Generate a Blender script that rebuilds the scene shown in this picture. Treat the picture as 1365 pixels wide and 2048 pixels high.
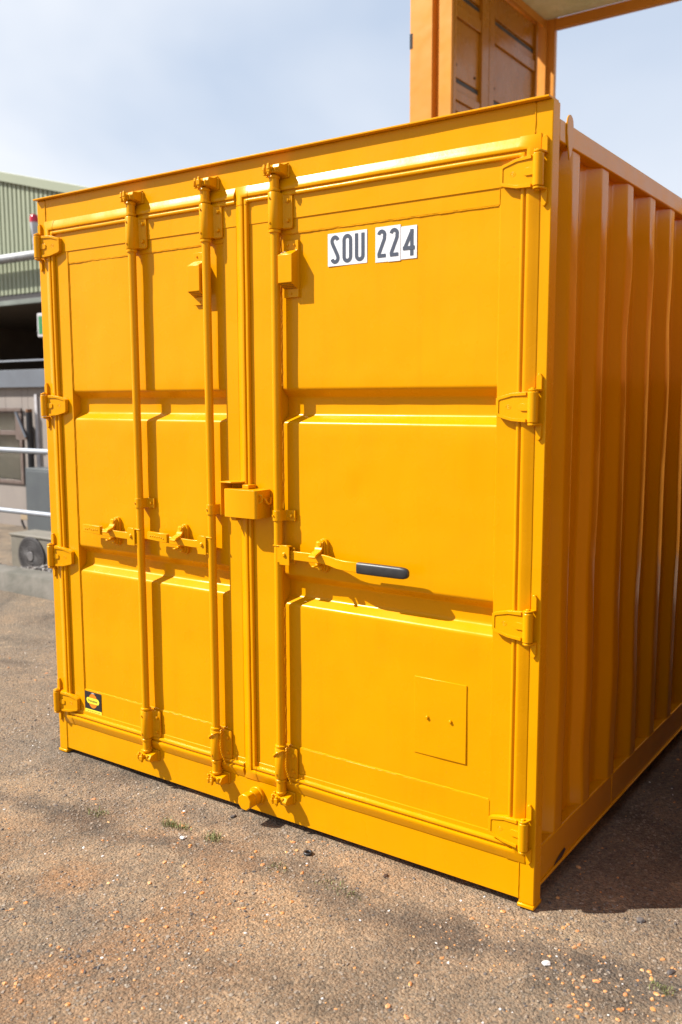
import bpy, bmesh, math, random
from math import sin, cos, pi, radians, sqrt, atan2
from mathutils import Vector, Matrix, noise

# ------------------------------------------------------------------ scene, camera
scene = bpy.context.scene
for o in list(bpy.data.objects):
    bpy.data.objects.remove(o, do_unlink=True)
col = scene.collection

cam_data = bpy.data.cameras.new('camera')
cam = bpy.data.objects.new('camera', cam_data)
col.objects.link(cam)
cam_data.sensor_fit = 'VERTICAL'
cam_data.sensor_height = 36.0
cam_data.sensor_width = 24.0
cam_data.lens = 1817.75 / 2048 * 36.0
cam_data.clip_start = 0.05
cam_data.clip_end = 2000
CAM = Vector((3.19549, -2.40935, 1.51779))
fw = Vector((-0.57065556, 0.81177843, -0.12396779))
rt = Vector((0.81830226, 0.5747802, -0.00302147))
up = Vector((-0.06880147, 0.10316734, 0.99228164))
cam.matrix_world = Matrix(((rt.x, up.x, -fw.x, CAM.x), (rt.y, up.y, -fw.y, CAM.y), (rt.z, up.z, -fw.z, CAM.z), (0, 0, 0, 1)))
cam_data.dof.use_dof = True
cam_data.dof.focus_distance = 3.15
cam_data.dof.aperture_fstop = 3.0
cam_data.dof.aperture_blades = 9
scene.camera = cam

# ------------------------------------------------------------------ sky and sun
SUN_TRAVEL = Vector((1.35, 1.0, -1.6)).normalized()
elev = math.asin(-SUN_TRAVEL.z)
azim = atan2(-SUN_TRAVEL.x, -SUN_TRAVEL.y)          # clockwise from +Y

world = bpy.data.worlds.new('World')
scene.world = world
world.use_nodes = True
wt = world.node_tree
wt.nodes.clear()
def WN(t, **k):
    n = wt.nodes.new(t)
    for a, v in k.items():
        setattr(n, a, v)
    return n
w_out = WN('ShaderNodeOutputWorld')
w_bg = WN('ShaderNodeBackground')
w_bg.inputs['Strength'].default_value = 0.050
sky = WN('ShaderNodeTexSky', sky_type='NISHITA', sun_disc=False)
sky.sun_elevation = elev
sky.sun_rotation = azim
sky.air_density = 1.0
sky.dust_density = 1.6
sky.ozone_density = 1.2
tc = WN('ShaderNodeTexCoord')
mp = WN('ShaderNodeMapping')
mp.inputs['Scale'].default_value = (1.0, 1.0, 2.0)
mp.inputs['Location'].default_value = (2.0, 2.0, 8.0)
nz = WN('ShaderNodeTexNoise')
nz.inputs['Scale'].default_value = 1.5
nz.inputs['Detail'].default_value = 4.5
nz.inputs['Roughness'].default_value = 0.52
nz.inputs['Distortion'].default_value = 0.35
rp = WN('ShaderNodeValToRGB')
rp.color_ramp.elements[0].position = 0.31
rp.color_ramp.elements[0].color = (0.0, 0.0, 0.0, 1)
rp.color_ramp.elements[1].position = 0.62
rp.color_ramp.elements[1].color = (0.72, 0.72, 0.72, 1)
mx = WN('ShaderNodeMix', data_type='RGBA')
mx.inputs['B'].default_value = (9.3, 9.7, 10.4, 1)
wl = wt.links.new
wl(tc.outputs['Generated'], mp.inputs['Vector'])
wl(mp.outputs['Vector'], nz.inputs['Vector'])
wl(nz.outputs['Fac'], rp.inputs['Fac'])
sepw = WN('ShaderNodeSeparateXYZ')
wl(tc.outputs['Generated'], sepw.inputs[0])
hz_ = WN('ShaderNodeMapRange')          # thin cloud looks denser towards the horizon, all the way round
hz_.inputs['From Min'].default_value = 0.0
hz_.inputs['From Max'].default_value = 0.50
hz_.inputs['To Min'].default_value = 0.80
hz_.inputs['To Max'].default_value = 0.0
wl(sepw.outputs['Z'], hz_.inputs['Value'])
addw = WN('ShaderNodeMath', operation='ADD', use_clamp=True)
wl(rp.outputs['Color'], addw.inputs[0])
wl(hz_.outputs['Result'], addw.inputs[1])
wl(addw.outputs[0], mx.inputs['Factor'])
veil = WN('ShaderNodeMix', data_type='RGBA')      # even high haze over the whole sky
veil.inputs['Factor'].default_value = 0.62
veil.inputs['B'].default_value = (5.6, 7.3, 10.0, 1)
wl(sky.outputs['Color'], veil.inputs['A'])
wl(veil.outputs['Result'], mx.inputs['A'])
wl(mx.outputs['Result'], w_bg.inputs['Color'])
wl(w_bg.outputs['Background'], w_out.inputs['Surface'])

sun_data = bpy.data.lights.new('sun', 'SUN')
sun_data.energy = 5.0
sun_data.angle = radians(0.55)
sun_data.color = (1.0, 0.95, 0.88)
sun = bpy.data.objects.new('sun', sun_data)
col.objects.link(sun)
sun.rotation_euler = SUN_TRAVEL.to_track_quat('-Z', 'Y').to_euler()
sun.location = (-8, -6, 10)

vs = scene.view_settings
vs.view_transform = 'Standard'
vs.look = 'None'
vs.gamma = 1.0
vs.use_curve_mapping = False
vs.exposure = 1.0

rng = random.Random(7)

# ------------------------------------------------------------------ materials
def mat_base(name):
    m = bpy.data.materials.new(name)
    m.use_nodes = True
    nt = m.node_tree
    return m, nt, nt.nodes['Principled BSDF']
def nd(nt, t, **k):
    n = nt.nodes.new(t)
    for a, v in k.items():
        setattr(n, a, v)
    return n
def noise_node(nt, scale, detail=4, rough=0.5, dist=0.0, vec=None):
    n = nd(nt, 'ShaderNodeTexNoise')
    n.inputs['Scale'].default_value = scale
    n.inputs['Detail'].default_value = detail
    n.inputs['Roughness'].default_value = rough
    n.inputs['Distortion'].default_value = dist
    if vec:
        nt.links.new(vec, n.inputs['Vector'])
    return n
def ramp(nt, fac, stops):
    r = nd(nt, 'ShaderNodeValToRGB')
    e = r.color_ramp.elements
    while len(e) < len(stops):
        e.new(0.5)
    for i, (p, c) in enumerate(stops):
        e[i].position = p
        e[i].color = c if len(c) == 4 else (*c, 1)
    nt.links.new(fac, r.inputs['Fac'])
    return r
def mixc(nt, fac, a, b, blend='MIX'):
    m = nd(nt, 'ShaderNodeMix', data_type='RGBA', blend_type=blend)
    for s, v in (('Factor', fac), ('A', a), ('B', b)):
        if isinstance(v, bpy.types.NodeSocket):
            nt.links.new(v, m.inputs[s])
        else:
            m.inputs[s].default_value = v if not isinstance(v, tuple) or len(v) == 4 else (*v, 1)
    return m.outputs['Result']
def bump(nt, height, strength, distance, prev=None):
    b = nd(nt, 'ShaderNodeBump')
    b.inputs['Strength'].default_value = strength
    b.inputs['Distance'].default_value = distance
    nt.links.new(height, b.inputs['Height'])
    if prev:
        nt.links.new(prev, b.inputs['Normal'])
    return b.outputs['Normal']
def g(v):
    return (v, v, v, 1)
def geo_pos(nt):
    return nd(nt, 'ShaderNodeNewGeometry').outputs['Position']

def make_paint(name, c1, c2, rough=0.29, wavy=1.0, tint=None, spec=0.27):
    m, nt, b = mat_base(name)
    P = geo_pos(nt)
    n1 = noise_node(nt, 1.7, 5, 0.55, 0.2, P)
    c = mixc(nt, ramp(nt, n1.outputs['Fac'], [(0.3, g(0)), (0.7, g(1))]).outputs['Color'], c1, c2)
    # a little grime streaked downwards
    mpn = nd(nt, 'ShaderNodeMapping')
    mpn.inputs['Scale'].default_value = (26, 26, 2.0)
    nt.links.new(P, mpn.inputs['Vector'])
    n2 = noise_node(nt, 1.0, 6, 0.6, 0.0, mpn.outputs['Vector'])
    st = ramp(nt, n2.outputs['Fac'], [(0.52, g(0)), (0.82, g(0.16))])
    c = mixc(nt, st.outputs['Color'], c, (0.42, 0.155, 0.0))
    n5 = noise_node(nt, 160, 2, 0.5, 0, P)
    sp = ramp(nt, n5.outputs['Fac'], [(0.72, g(0)), (0.78, g(0.5))])
    c = mixc(nt, sp.outputs['Color'], c, (0.30, 0.12, 0.02))
    nt.links.new(c, b.inputs['Base Color'])
    rr = ramp(nt, noise_node(nt, 5, 4, 0.6, 0, P).outputs['Fac'], [(0.3, g(rough - 0.06)), (0.7, g(rough + 0.07))])
    nt.links.new(rr.outputs['Color'], b.inputs['Roughness'])
    b.inputs['Specular IOR Level'].default_value = spec
    if tint:
        b.inputs['Specular Tint'].default_value = (*tint, 1)
    b.inputs['Coat Weight'].default_value = 0.0
    b.inputs['Coat Roughness'].default_value = 0.22
    nA = noise_node(nt, 2.6, 2, 0.4, 0, P)
    N = bump(nt, nA.outputs['Fac'], 0.35 * wavy, 0.02)
    nB = noise_node(nt, 420, 2, 0.5, 0, P)
    N = bump(nt, nB.outputs['Fac'], 0.10, 0.0006, N)
    nC = noise_node(nt, 60, 3, 0.6, 0, P)
    N = bump(nt, nC.outputs['Fac'], 0.10, 0.002, N)
    nt.links.new(N, b.inputs['Normal'])
    return m

M = {}
M['paint'] = make_paint('yellow_orange_paint', (0.60, 0.258, 0.0), (0.59, 0.246, 0.0), 0.27, 1.7, (1.0, 0.80, 0.38))
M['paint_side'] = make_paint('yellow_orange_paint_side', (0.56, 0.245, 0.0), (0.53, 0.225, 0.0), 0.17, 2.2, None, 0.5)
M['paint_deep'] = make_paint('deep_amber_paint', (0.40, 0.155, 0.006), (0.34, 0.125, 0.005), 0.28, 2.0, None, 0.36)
M['paint_red'] = make_paint('red_orange_paint', (0.33, 0.10, 0.02), (0.26, 0.075, 0.016), 0.4, 2.0)
M['paint_old'] = make_paint('faded_orange_paint', (0.58, 0.245, 0.03), (0.53, 0.21, 0.025), 0.4, 2.0)

def simple(name, c, rough=0.6, c2=None, scale=8, metal=0.0, bstr=0.15, bdist=0.002, bscale=60, spec=0.5):
    m, nt, b = mat_base(name)
    P = geo_pos(nt)
    c2 = c2 or tuple(x * 0.8 for x in c)
    c = tuple(x * 0.76 for x in c); c2 = tuple(x * 0.76 for x in c2)
    n1 = noise_node(nt, scale, 5, 0.6, 0.3, P)
    cc = mixc(nt, ramp(nt, n1.outputs['Fac'], [(0.32, g(0)), (0.68, g(1))]).outputs['Color'], c, c2)
    nt.links.new(cc, b.inputs['Base Color'])
    b.inputs['Roughness'].default_value = rough
    b.inputs['Metallic'].default_value = metal
    b.inputs['Specular IOR Level'].default_value = spec
    n2 = noise_node(nt, bscale, 3, 0.6, 0, P)
    nt.links.new(bump(nt, n2.outputs['Fac'], bstr, bdist), b.inputs['Normal'])
    return m
M['rubber'] = simple('black_rubber', (0.016, 0.017, 0.02), 0.42, (0.03, 0.03, 0.032), 40)
M['vinyl'] = simple('white_vinyl', (0.80, 0.81, 0.83), 0.4, (0.76, 0.77, 0.80), 12, bstr=0.02)
M['ink'] = simple('grey_ink', (0.042, 0.055, 0.088), 0.45, (0.054, 0.068, 0.10), 30, bstr=0.02)
M['st_black'] = simple('sticker_black', (0.022, 0.018, 0.022), 0.4, bstr=0.02)
M['st_yellow'] = simple('sticker_yellow', (0.95, 0.86, 0.05), 0.4, (0.93, 0.84, 0.05), bstr=0.02)
M['st_orange'] = simple('sticker_orange', (0.85, 0.24, 0.01), 0.4, bstr=0.02)
M['steel_dark'] = simple('shadowed_steel', (0.03, 0.018, 0.012), 0.8)
M['rust'] = simple('bare_dark_rust', (0.028, 0.02, 0.016), 0.85, (0.09, 0.04, 0.02), 60)
M['concrete'] = simple('weathered_concrete', (0.19, 0.172, 0.145), 0.9, (0.095, 0.092, 0.072), 5, bstr=0.5, bdist=0.006, bscale=40)
M['clad'] = simple('pale_green_cladding', (0.355, 0.39, 0.265), 0.5, (0.32, 0.35, 0.24), 1.2, bstr=0.05)
M['clad_trim'] = simple('pale_green_trim', (0.34, 0.37, 0.26), 0.5, (0.31, 0.34, 0.24), 0.8, bstr=0.05)
M['lintel'] = simple('grey_green_lintel', (0.22, 0.25, 0.22), 0.6, (0.15, 0.17, 0.15), 2)
M['interior'] = simple('brown_dark_interior', (0.20, 0.165, 0.14), 0.9, (0.15, 0.125, 0.105), 1)
M['ply'] = simple('plywood_floor', (0.62, 0.50, 0.34), 0.8, (0.55, 0.44, 0.30), 3)
M['galv'] = simple('galvanised_steel', (0.40, 0.435, 0.48), 0.5, (0.32, 0.35, 0.40), 14, metal=0.2)
M['duct'] = simple('weathered_duct', (0.42, 0.43, 0.44), 0.5, (0.24, 0.25, 0.26), 6, metal=0.4)
M['cabin_wall'] = simple('shaded_greige_wall_panel', (0.33, 0.285, 0.25), 0.7, (0.29, 0.25, 0.225), 2, bstr=0.05)  # wall colour darkened so that it carries the shade on the cabin front
M['fascia'] = simple('shaded_blue_grey_fascia', (0.165, 0.185, 0.215), 0.5, (0.14, 0.155, 0.18), 3)  # shadow on the fascia is put into this darker base colour
M['brown_frame'] = simple('brown_timber_frame', (0.13, 0.085, 0.065), 0.6, (0.19, 0.14, 0.12), 10)
M['blind'] = simple('drawn_blind', (0.30, 0.25, 0.19), 0.7, (0.26, 0.22, 0.17), 4)
M['white_trim'] = simple('white_trim', (0.62, 0.60, 0.62), 0.6)
M['blackpipe'] = simple('black_drainpipe', (0.018, 0.019, 0.024), 0.45)
M['cabinet'] = simple('grey_cabinet', (0.11, 0.125, 0.13), 0.5, (0.09, 0.10, 0.11), 3)
M['ac_body'] = simple('beige_metal_casing', (0.25, 0.225, 0.18), 0.55, (0.19, 0.175, 0.14), 6)
M['ac_dark'] = simple('dark_grille', (0.04, 0.036, 0.036), 0.6)
M['ac_hub'] = simple('grey_hub', (0.21, 0.20, 0.20), 0.5)
M['red_lens'] = simple('red_lens', (0.62, 0.015, 0.05), 0.2, (0.5, 0.01, 0.04))
M['beacon_grey'] = simple('pale_grey_plastic', (0.62, 0.63, 0.66), 0.45)
M['sign_green'] = simple('sign_green', (0.03, 0.25, 0.075), 0.5)
M['insul'] = simple('sprayed_insulation', (0.88, 0.84, 0.58), 0.9, (0.74, 0.73, 0.44), 5, bstr=0.8, bdist=0.03, bscale=14)
M['panel_pale'] = simple('pale_lining_panel', (0.56, 0.33, 0.18), 0.28, (0.50, 0.28, 0.14), 3, bstr=0.04)
M['seal_dark'] = simple('dark_seal_strip', (0.055, 0.05, 0.045), 0.6)
M['gravel_a'] = simple('gravel_grey', (0.30, 0.29, 0.28), 0.9, (0.42, 0.38, 0.34), 9)
def glass_mat():
    m, nt, b = mat_base('window_glass')
    b.inputs['Base Color'].default_value = (0.9, 0.93, 0.92, 1)
    b.inputs['Transmission Weight'].default_value = 1.0
    b.inputs['Roughness'].default_value = 0.04
    b.inputs['IOR'].default_value = 1.3
    return m
M['glass'] = glass_mat()
def stone_mat(name, stops):
    m, nt, b = mat_base(name)
    oi = nd(nt, 'ShaderNodeNewGeometry')
    r = ramp(nt, oi.outputs['Random Per Island'], stops)
    n1 = noise_node(nt, 300, 3, 0.6, 0, oi.outputs['Position'])
    c = mixc(nt, 0.55, r.outputs['Color'], ramp(nt, n1.outputs['Fac'], [(0.3, g(0.25)), (0.7, g(1))]).outputs['Color'], 'MULTIPLY')
    nt.links.new(c, b.inputs['Base Color'])
    b.inputs['Roughness'].default_value = 0.75
    return m
M['peb_orange'] = stone_mat('orange_flint', [(0, (0.60, 0.22, 0.05)), (0.4, (0.66, 0.34, 0.12)), (0.7, (0.50, 0.20, 0.08)), (1, (0.70, 0.44, 0.20))])
M['peb_tan'] = stone_mat('tan_flint', [(0, (0.28, 0.22, 0.16)), (0.35, (0.23, 0.18, 0.14)), (0.7, (0.34, 0.28, 0.21)), (1, (0.18, 0.145, 0.12))])
M['peb_white'] = stone_mat('white_flint', [(0, (0.78, 0.76, 0.73)), (1, (0.60, 0.58, 0.56))])
M['peb_dark'] = stone_mat('dark_flint', [(0, (0.05, 0.048, 0.05)), (1, (0.13, 0.11, 0.10))])
M['peb_gravel'] = stone_mat('gravel_stones', [(0, (0.22, 0.20, 0.185)), (0.5, (0.12, 0.11, 0.105)), (1, (0.30, 0.27, 0.24))])
M['grass'] = stone_mat('grass_blades', [(0, (0.17, 0.20, 0.05)), (0.5, (0.24, 0.25, 0.09)), (0.8, (0.12, 0.15, 0.04)), (1, (0.36, 0.30, 0.16))])

def ground_mat():
    m, nt, b = mat_base('worn_asphalt_concrete')
    P = geo_pos(nt)
    L = nt.links.new
    # broad tones: grey brown to rusty tan
    nA = noise_node(nt, 0.9, 6, 0.62, 0.6, P)
    base = ramp(nt, nA.outputs['Fac'], [(0.30, (0.19, 0.168, 0.145)), (0.44, (0.25, 0.216, 0.178)), (0.56, (0.31, 0.258, 0.20)), (0.70, (0.38, 0.295, 0.21))])
    c = base.outputs['Color']
    nB = noise_node(nt, 5.5, 8, 0.68, 0.8, P)
    c = mixc(nt, ramp(nt, nB.outputs['Fac'], [(0.45, g(0)), (0.72, g(0.75))]).outputs['Color'], c, (0.42, 0.345, 0.262))
    nB2 = noise_node(nt, 3.1, 7, 0.66, 0.5, P)
    c = mixc(nt, ramp(nt, nB2.outputs['Fac'], [(0.56, g(0)), (0.76, g(0.7))]).outputs['Color'], c, (0.125, 0.105, 0.092))
    # grey dirty joint running along the front of the container
    sep = nd(nt, 'ShaderNodeSeparateXYZ'); L(P, sep.inputs[0])
    nw = noise_node(nt, 1.6, 3, 0.5, 0, P)
    def math(op, a, bb=None):
        n = nd(nt, 'ShaderNodeMath', operation=op)
        for i, v in enumerate((a, bb)):
            if v is None: continue
            if isinstance(v, bpy.types.NodeSocket): L(v, n.inputs[i])
            else: n.inputs[i].default_value = v
        return n.outputs[0]
    wob = math('MULTIPLY', math('SUBTRACT', nw.outputs['Fac'], 0.5), 0.42)
    lin = math('ADD', math('ADD', math('SUBTRACT', sep.outputs['Y'], math('MULTIPLY', sep.outputs['X'], 0.115)), 0.42), wob)
    dist = math('ABSOLUTE', lin)
    nj = noise_node(nt, 9, 6, 0.7, 0.3, P)
    dj = math('ADD', dist, math('MULTIPLY', math('SUBTRACT', nj.outputs['Fac'], 0.5), 0.22))
    jf = ramp(nt, dj, [(0.015, g(0.85)), (0.10, g(0))])
    c = mixc(nt, jf.outputs['Color'], c, (0.155, 0.142, 0.128))
    # cooler, greyer apron under and beside the container, beyond the joint
    gf = ramp(nt, math('ADD', lin, math('MULTIPLY', math('SUBTRACT', nj.outputs['Fac'], 0.5), 0.5)), [(0.10, g(0)), (0.55, g(0.72))])
    c = mixc(nt, gf.outputs['Color'], c, (0.215, 0.198, 0.172))
    # pale worn scabs
    nS = noise_node(nt, 2.3, 9, 0.72, 1.2, P)
    c = mixc(nt, ramp(nt, nS.outputs['Fac'], [(0.60, g(0)), (0.70, g(0.8))]).outputs['Color'], c, (0.52, 0.435, 0.32))
    # blotches of wear, and rust-stained streaks
    nW = noise_node(nt, 1.9, 9, 0.66, 0.9, P)
    c = mixc(nt, 0.9, c, ramp(nt, nW.outputs['Fac'], [(0.36, (0.58, 0.60, 0.62)), (0.50, (0.98, 0.97, 0.95)), (0.64, (1.25, 1.17, 1.06))]).outputs['Color'], 'MULTIPLY')
    nR = noise_node(nt, 1.2, 6, 0.7, 1.5, P)
    dv = nd(nt, 'ShaderNodeVectorMath', operation='DISTANCE')
    L(P, dv.inputs[0]); dv.inputs[1].default_value = (1.05, -0.80, 0)
    near = ramp(nt, math('ADD', dv.outputs['Value'], math('MULTIPLY', math('SUBTRACT', nj.outputs['Fac'], 0.5), 0.6)), [(0.15, g(1)), (0.75, g(0.12))])
    rf = mixc(nt, 1.0, ramp(nt, nR.outputs['Fac'], [(0.42, g(0)), (0.62, g(0.75))]).outputs['Color'], near.outputs['Color'], 'MULTIPLY')
    c = mixc(nt, rf, c, (0.40, 0.235, 0.12))
    # aggregate
    v1 = nd(nt, 'ShaderNodeTexVoronoi'); v1.inputs['Scale'].default_value = 120; L(P, v1.inputs['Vector'])
    vr = ramp(nt, v1.outputs['Color'], [(0.0, (0.45, 0.42, 0.40)), (0.35, (0.85, 0.78, 0.70)), (0.7, (1.25, 1.0, 0.78)), (1.0, (1.45, 1.3, 1.15))])
    c = mixc(nt, 0.62, c, vr.outputs['Color'], 'MULTIPLY')
    v2 = nd(nt, 'ShaderNodeTexVoronoi'); v2.inputs['Scale'].default_value = 300; L(P, v2.inputs['Vector'])
    vr2 = ramp(nt, v2.outputs['Color'], [(0.0, g(0.45)), (0.5, g(0.95)), (0.93, g(1.1)), (0.97, g(2.2))])
    c = mixc(nt, 0.6, c, vr2.outputs['Color'], 'MULTIPLY')
    nF = noise_node(nt, 55, 6, 0.75, 0, P)
    c = mixc(nt, 0.6, c, ramp(nt, nF.outputs['Fac'], [(0.3, g(0.5)), (0.7, g(1.35))]).outputs['Color'], 'MULTIPLY')
    c = mixc(nt, 1.0, c, (0.82, 0.81, 0.785), 'MULTIPLY')
    L(c, b.inputs['Base Color'])
    b.inputs['Roughness'].default_value = 0.92
    b.inputs['Specular IOR Level'].default_value = 0.25
    N = bump(nt, nB.outputs['Fac'], 0.5, 0.02)
    N = bump(nt, nF.outputs['Fac'], 1.0, 0.010, N)
    N = bump(nt, v1.outputs['Distance'], 0.9, -0.005, N)
    N = bump(nt, v2.outputs['Distance'], 0.5, -0.002, N)
    L(N, b.inputs['Normal'])
    return m
M['ground'] = ground_mat()

# ------------------------------------------------------------------ mesh helpers
class MB:
    def __init__(self):
        self.v = []; self.f = []
    def add(self, vs, fs):
        o = len(self.v)
        self.v += [tuple(p) for p in vs]
        self.f += [tuple(i + o for i in f) for f in fs]
        return self
    def box(self, x0, x1, y0, y1, z0, z1):
        vs = [(x, y, z) for z in (z0, z1) for y in (y0, y1) for x in (x0, x1)]
        return self.add(vs, [(0, 2, 3, 1), (4, 5, 7, 6), (0, 1, 5, 4), (2, 6, 7, 3), (0, 4, 6, 2), (1, 3, 7, 5)])
    def prism(self, poly, a0, a1, axis='y'):
        # poly of (u,v): axis y -> (x,z); axis x -> (y,z); axis z -> (x,y)
        def P(u, v, a):
            return (u, a, v) if axis == 'y' else (a, u, v) if axis == 'x' else (u, v, a)
        n = len(poly)
        vs = [P(u, v, a0) for u, v in poly] + [P(u, v, a1) for u, v in poly]
        fs = [tuple(range(n)), tuple(range(2 * n - 1, n - 1, -1))]
        fs += [(i, i + n, (i + 1) % n + n, (i + 1) % n) for i in range(n)]
        return self.add(vs, fs)
    def tube(self, pts, r, n=12, caps=True):
        pts = [Vector(p) for p in pts]
        rs = r if isinstance(r, (list, tuple)) else [r] * len(pts)
        ref = None
        base = len(self.v); vs = []; fs = []
        for i, p in enumerate(pts):
            d = (pts[min(i + 1, len(pts) - 1)] - pts[max(i - 1, 0)]).normalized()
            if ref is None:
                ref = Vector((0, 0, 1)) if abs(d.z) < 0.9 else Vector((1, 0, 0))
            a = (ref - d * ref.dot(d)).normalized(); bb = d.cross(a); ref = a
            for k in range(n):
                t = 2 * pi * k / n
                vs.append(p + (a * cos(t) + bb * sin(t)) * rs[i])
        for i in range(len(pts) - 1):
            for k in range(n):
                k2 = (k + 1) % n
                fs.append((i * n + k, i * n + k2, (i + 1) * n + k2, (i + 1) * n + k))
        if caps:
            fs.append(tuple(range(n - 1, -1, -1)))
            fs.append(tuple((len(pts) - 1) * n + k for k in range(n)))
        return self.add(vs, fs)
    def lathe(self, prof, cx, cy, n=20):
        # prof of (r,z), vertical axis
        vs = []; fs = []
        for r_, z in prof:
            for k in range(n):
                t = 2 * pi * k / n
                vs.append((cx + r_ * cos(t), cy + r_ * sin(t), z))
        m = len(prof)
        for i in range(m - 1):
            for k in range(n):
                k2 = (k + 1) % n
                fs.append((i * n + k, i * n + k2, (i + 1) * n + k2, (i + 1) * n + k))
        fs.append(tuple(range(n - 1, -1, -1))); fs.append(tuple((m - 1) * n + k for k in range(n)))
        return self.add(vs, fs)
    def bolt(self, x, y, z, r=0.006, h=0.005, n=6, axis='y'):
        # small domed bolt head standing on a plane y, pointing to -y (or +x)
        rings = [(r * 1.35, 0), (r * 1.35, 0.25 * h), (r, 0.25 * h), (r, 0.8 * h), (r * 0.75, h)]
        vs = []; fs = []
        for rr, d in rings:
            for k in range(n):
                t = 2 * pi * k / n + 0.3
                if axis == 'y':
                    vs.append((x + rr * cos(t), y - d, z + rr * sin(t)))
                else:
                    vs.append((x + d, y + rr * cos(t), z + rr * sin(t)))
        for i in range(len(rings) - 1):
            for k in range(n):
                k2 = (k + 1) % n
                fs.append((i * n + k, i * n + k2, (i + 1) * n + k2, (i + 1) * n + k))
        fs.append(tuple((len(rings) - 1) * n + k for k in range(n)))
        return self.add(vs, fs)
    def build(self, name, mat, parent=None, bevel=0.0, smooth=35, segs=2, fix=True):
        me = bpy.data.meshes.new(name)
        me.from_pydata(self.v, [], self.f)
        if fix:
            bm = bmesh.new(); bm.from_mesh(me)
            bmesh.ops.recalc_face_normals(bm, faces=bm.faces)
            bm.to_mesh(me); bm.free()
        me.materials.append(M[mat] if isinstance(mat, str) else mat)
        for p in me.polygons:
            p.use_smooth = True
        me.set_sharp_from_angle(angle=radians(smooth))
        o = bpy.data.objects.new(name, me)
        col.objects.link(o)
        if parent:
            o.parent = parent
        if bevel:
            bv = o.modifiers.new('bevel', 'BEVEL')
            bv.width = bevel; bv.segments = segs; bv.limit_method = 'ANGLE'; bv.angle_limit = radians(40)
            bv.harden_normals = False
        return o

def thing(name, label, cat, loc=(0, 0, 0), group=None):
    # an empty at the thing's base; parts are modelled in world coordinates and un-shifted
    o = bpy.data.objects.new(name, None)
    col.objects.link(o)
    o.empty_display_size = 0.2
    o.location = loc
    o['label'] = label; o['category'] = cat
    if group: o['group'] = group
    return o
def tag(o, label, cat, group=None):
    o['label'] = label; o['category'] = cat
    if group: o['group'] = group
    return o
def kind(o, k):
    o['kind'] = k
    return o
def shift(mb, root):
    l = root.location
    mb.v = [(x - l.x, y - l.y, z - l.z) for x, y, z in mb.v]
    return mb
def arc(cx, cz, r, a0, a1, n):
    return [(cx + r * cos(radians(a0 + (a1 - a0) * i / n)), cz + r * sin(radians(a0 + (a1 - a0) * i / n))) for i in range(n + 1)]
def rrect(x0, x1, z0, z1, r, n=3):
    return arc(x1 - r, z1 - r, r, 0, 90, n) + arc(x0 + r, z1 - r, r, 90, 180, n) + arc(x0 + r, z0 + r, r, 180, 270, n) + arc(x1 - r, z0 + r, r, 270, 360, n)
def bead(pts, r, jitter, step=0.006, seed=1):
    # irregular weld bead along a polyline
    rr = random.Random(seed)
    out = []; rs = []
    for a, b in zip(pts[:-1], pts[1:]):
        a = Vector(a); b = Vector(b)
        n = max(2, int((b - a).length / step))
        for i in range(n):
            p = a.lerp(b, i / n)
            w = noise.noise(p * 40 + Vector((seed * 3.1, 0, 0)))
            out.append(p + Vector((rr.uniform(-jitter, jitter), 0, rr.uniform(-jitter, jitter))) * 0.5)
            rs.append(max(0.0006, r * (1 + 0.45 * w)))
    out.append(Vector(pts[-1])); rs.append(r)
    return MB().tube(out, rs, 6)

W, H = 2.2, 2.316

# ------------------------------------------------------------------ ground
def ground_z(x, y):
    # the yard drops behind the low concrete wall on the left
    if x < -0.9:
        t = min(1, max(0, (y - 2.3) / 1.2))
        s = min(1, max(0, (-0.9 - x) / 0.6))
        return -0.62 * t * t * (3 - 2 * t) * s
    return 0.0
def axis_pts(lo, hi, fine_lo, fine_hi, d, far):
    pts = []
    x = fine_lo
    while x <= fine_hi + 1e-6:
        pts.append(x); x += d
    s = d; x = fine_hi
    while x < hi:
        s *= 1.35; x += s; pts.append(min(x, hi))
    s = d; x = fine_lo
    while x > lo:
        s *= 1.35; x -= s; pts.insert(0, max(x, lo))
    return pts
gx = axis_pts(-400, 400, -3.6, 3.0, 0.03, 0)
gy = axis_pts(-400, 400, -1.4, 2.6, 0.03, 0)
gv = []
for y in gy:
    for x in gx:
        n_ = noise.noise(Vector((x * 2.2, y * 2.2, 0))) * 0.006 + noise.noise(Vector((x * 9, y * 9, 3))) * 0.0035
        fade = 1.0 if (-4 < x < 3.4 and -1.8 < y < 3) else 0.0
        gv.append((x, y, ground_z(x, y) + n_ * fade - 0.004 * fade))
nx = len(gx)
gf = [(j * nx + i, j * nx + i + 1, (j + 1) * nx + i + 1, (j + 1) * nx + i) for j in range(len(gy) - 1) for i in range(nx - 1)]
ground = MB().add(gv, gf).build('ground', 'ground', smooth=180, fix=False)
kind(ground, 'structure')
def gz(x, y):
    n_ = noise.noise(Vector((x * 2.2, y * 2.2, 0))) * 0.006 + noise.noise(Vector((x * 9, y * 9, 3))) * 0.0035
    return ground_z(x, y) + n_ - 0.004

# ------------------------------------------------------------------ the yellow container
DEPTH = 3.0
box = thing('shipping_container', 'bright yellow-orange steel container with closed double doors and SOU 224 labels', 'container', (W / 2, 0, 0))
def part(mb, name, mat='paint', parent=None, bevel=0.0015, smooth=35, segs=2):
    p = parent or box
    mb = shift(mb, box)
    return mb.build(name, mat, p, bevel, smooth, segs)

# corner posts with their small foot pads
for x0, x1 in ((0, 0.05), (2.15, W)):
    m = MB().box(x0, x1, 0, 0.05, 0.012, H - 0.004)
    m.box(x0 - 0.002, x1 + 0.002, -0.006, 0.055, 0, 0.012)
    part(m, 'corner_post', bevel=0.003)
    m = MB().box(x0, x1, DEPTH - 0.05, DEPTH, 0, H - 0.004)
    part(m, 'corner_post', bevel=0.003)
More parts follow.
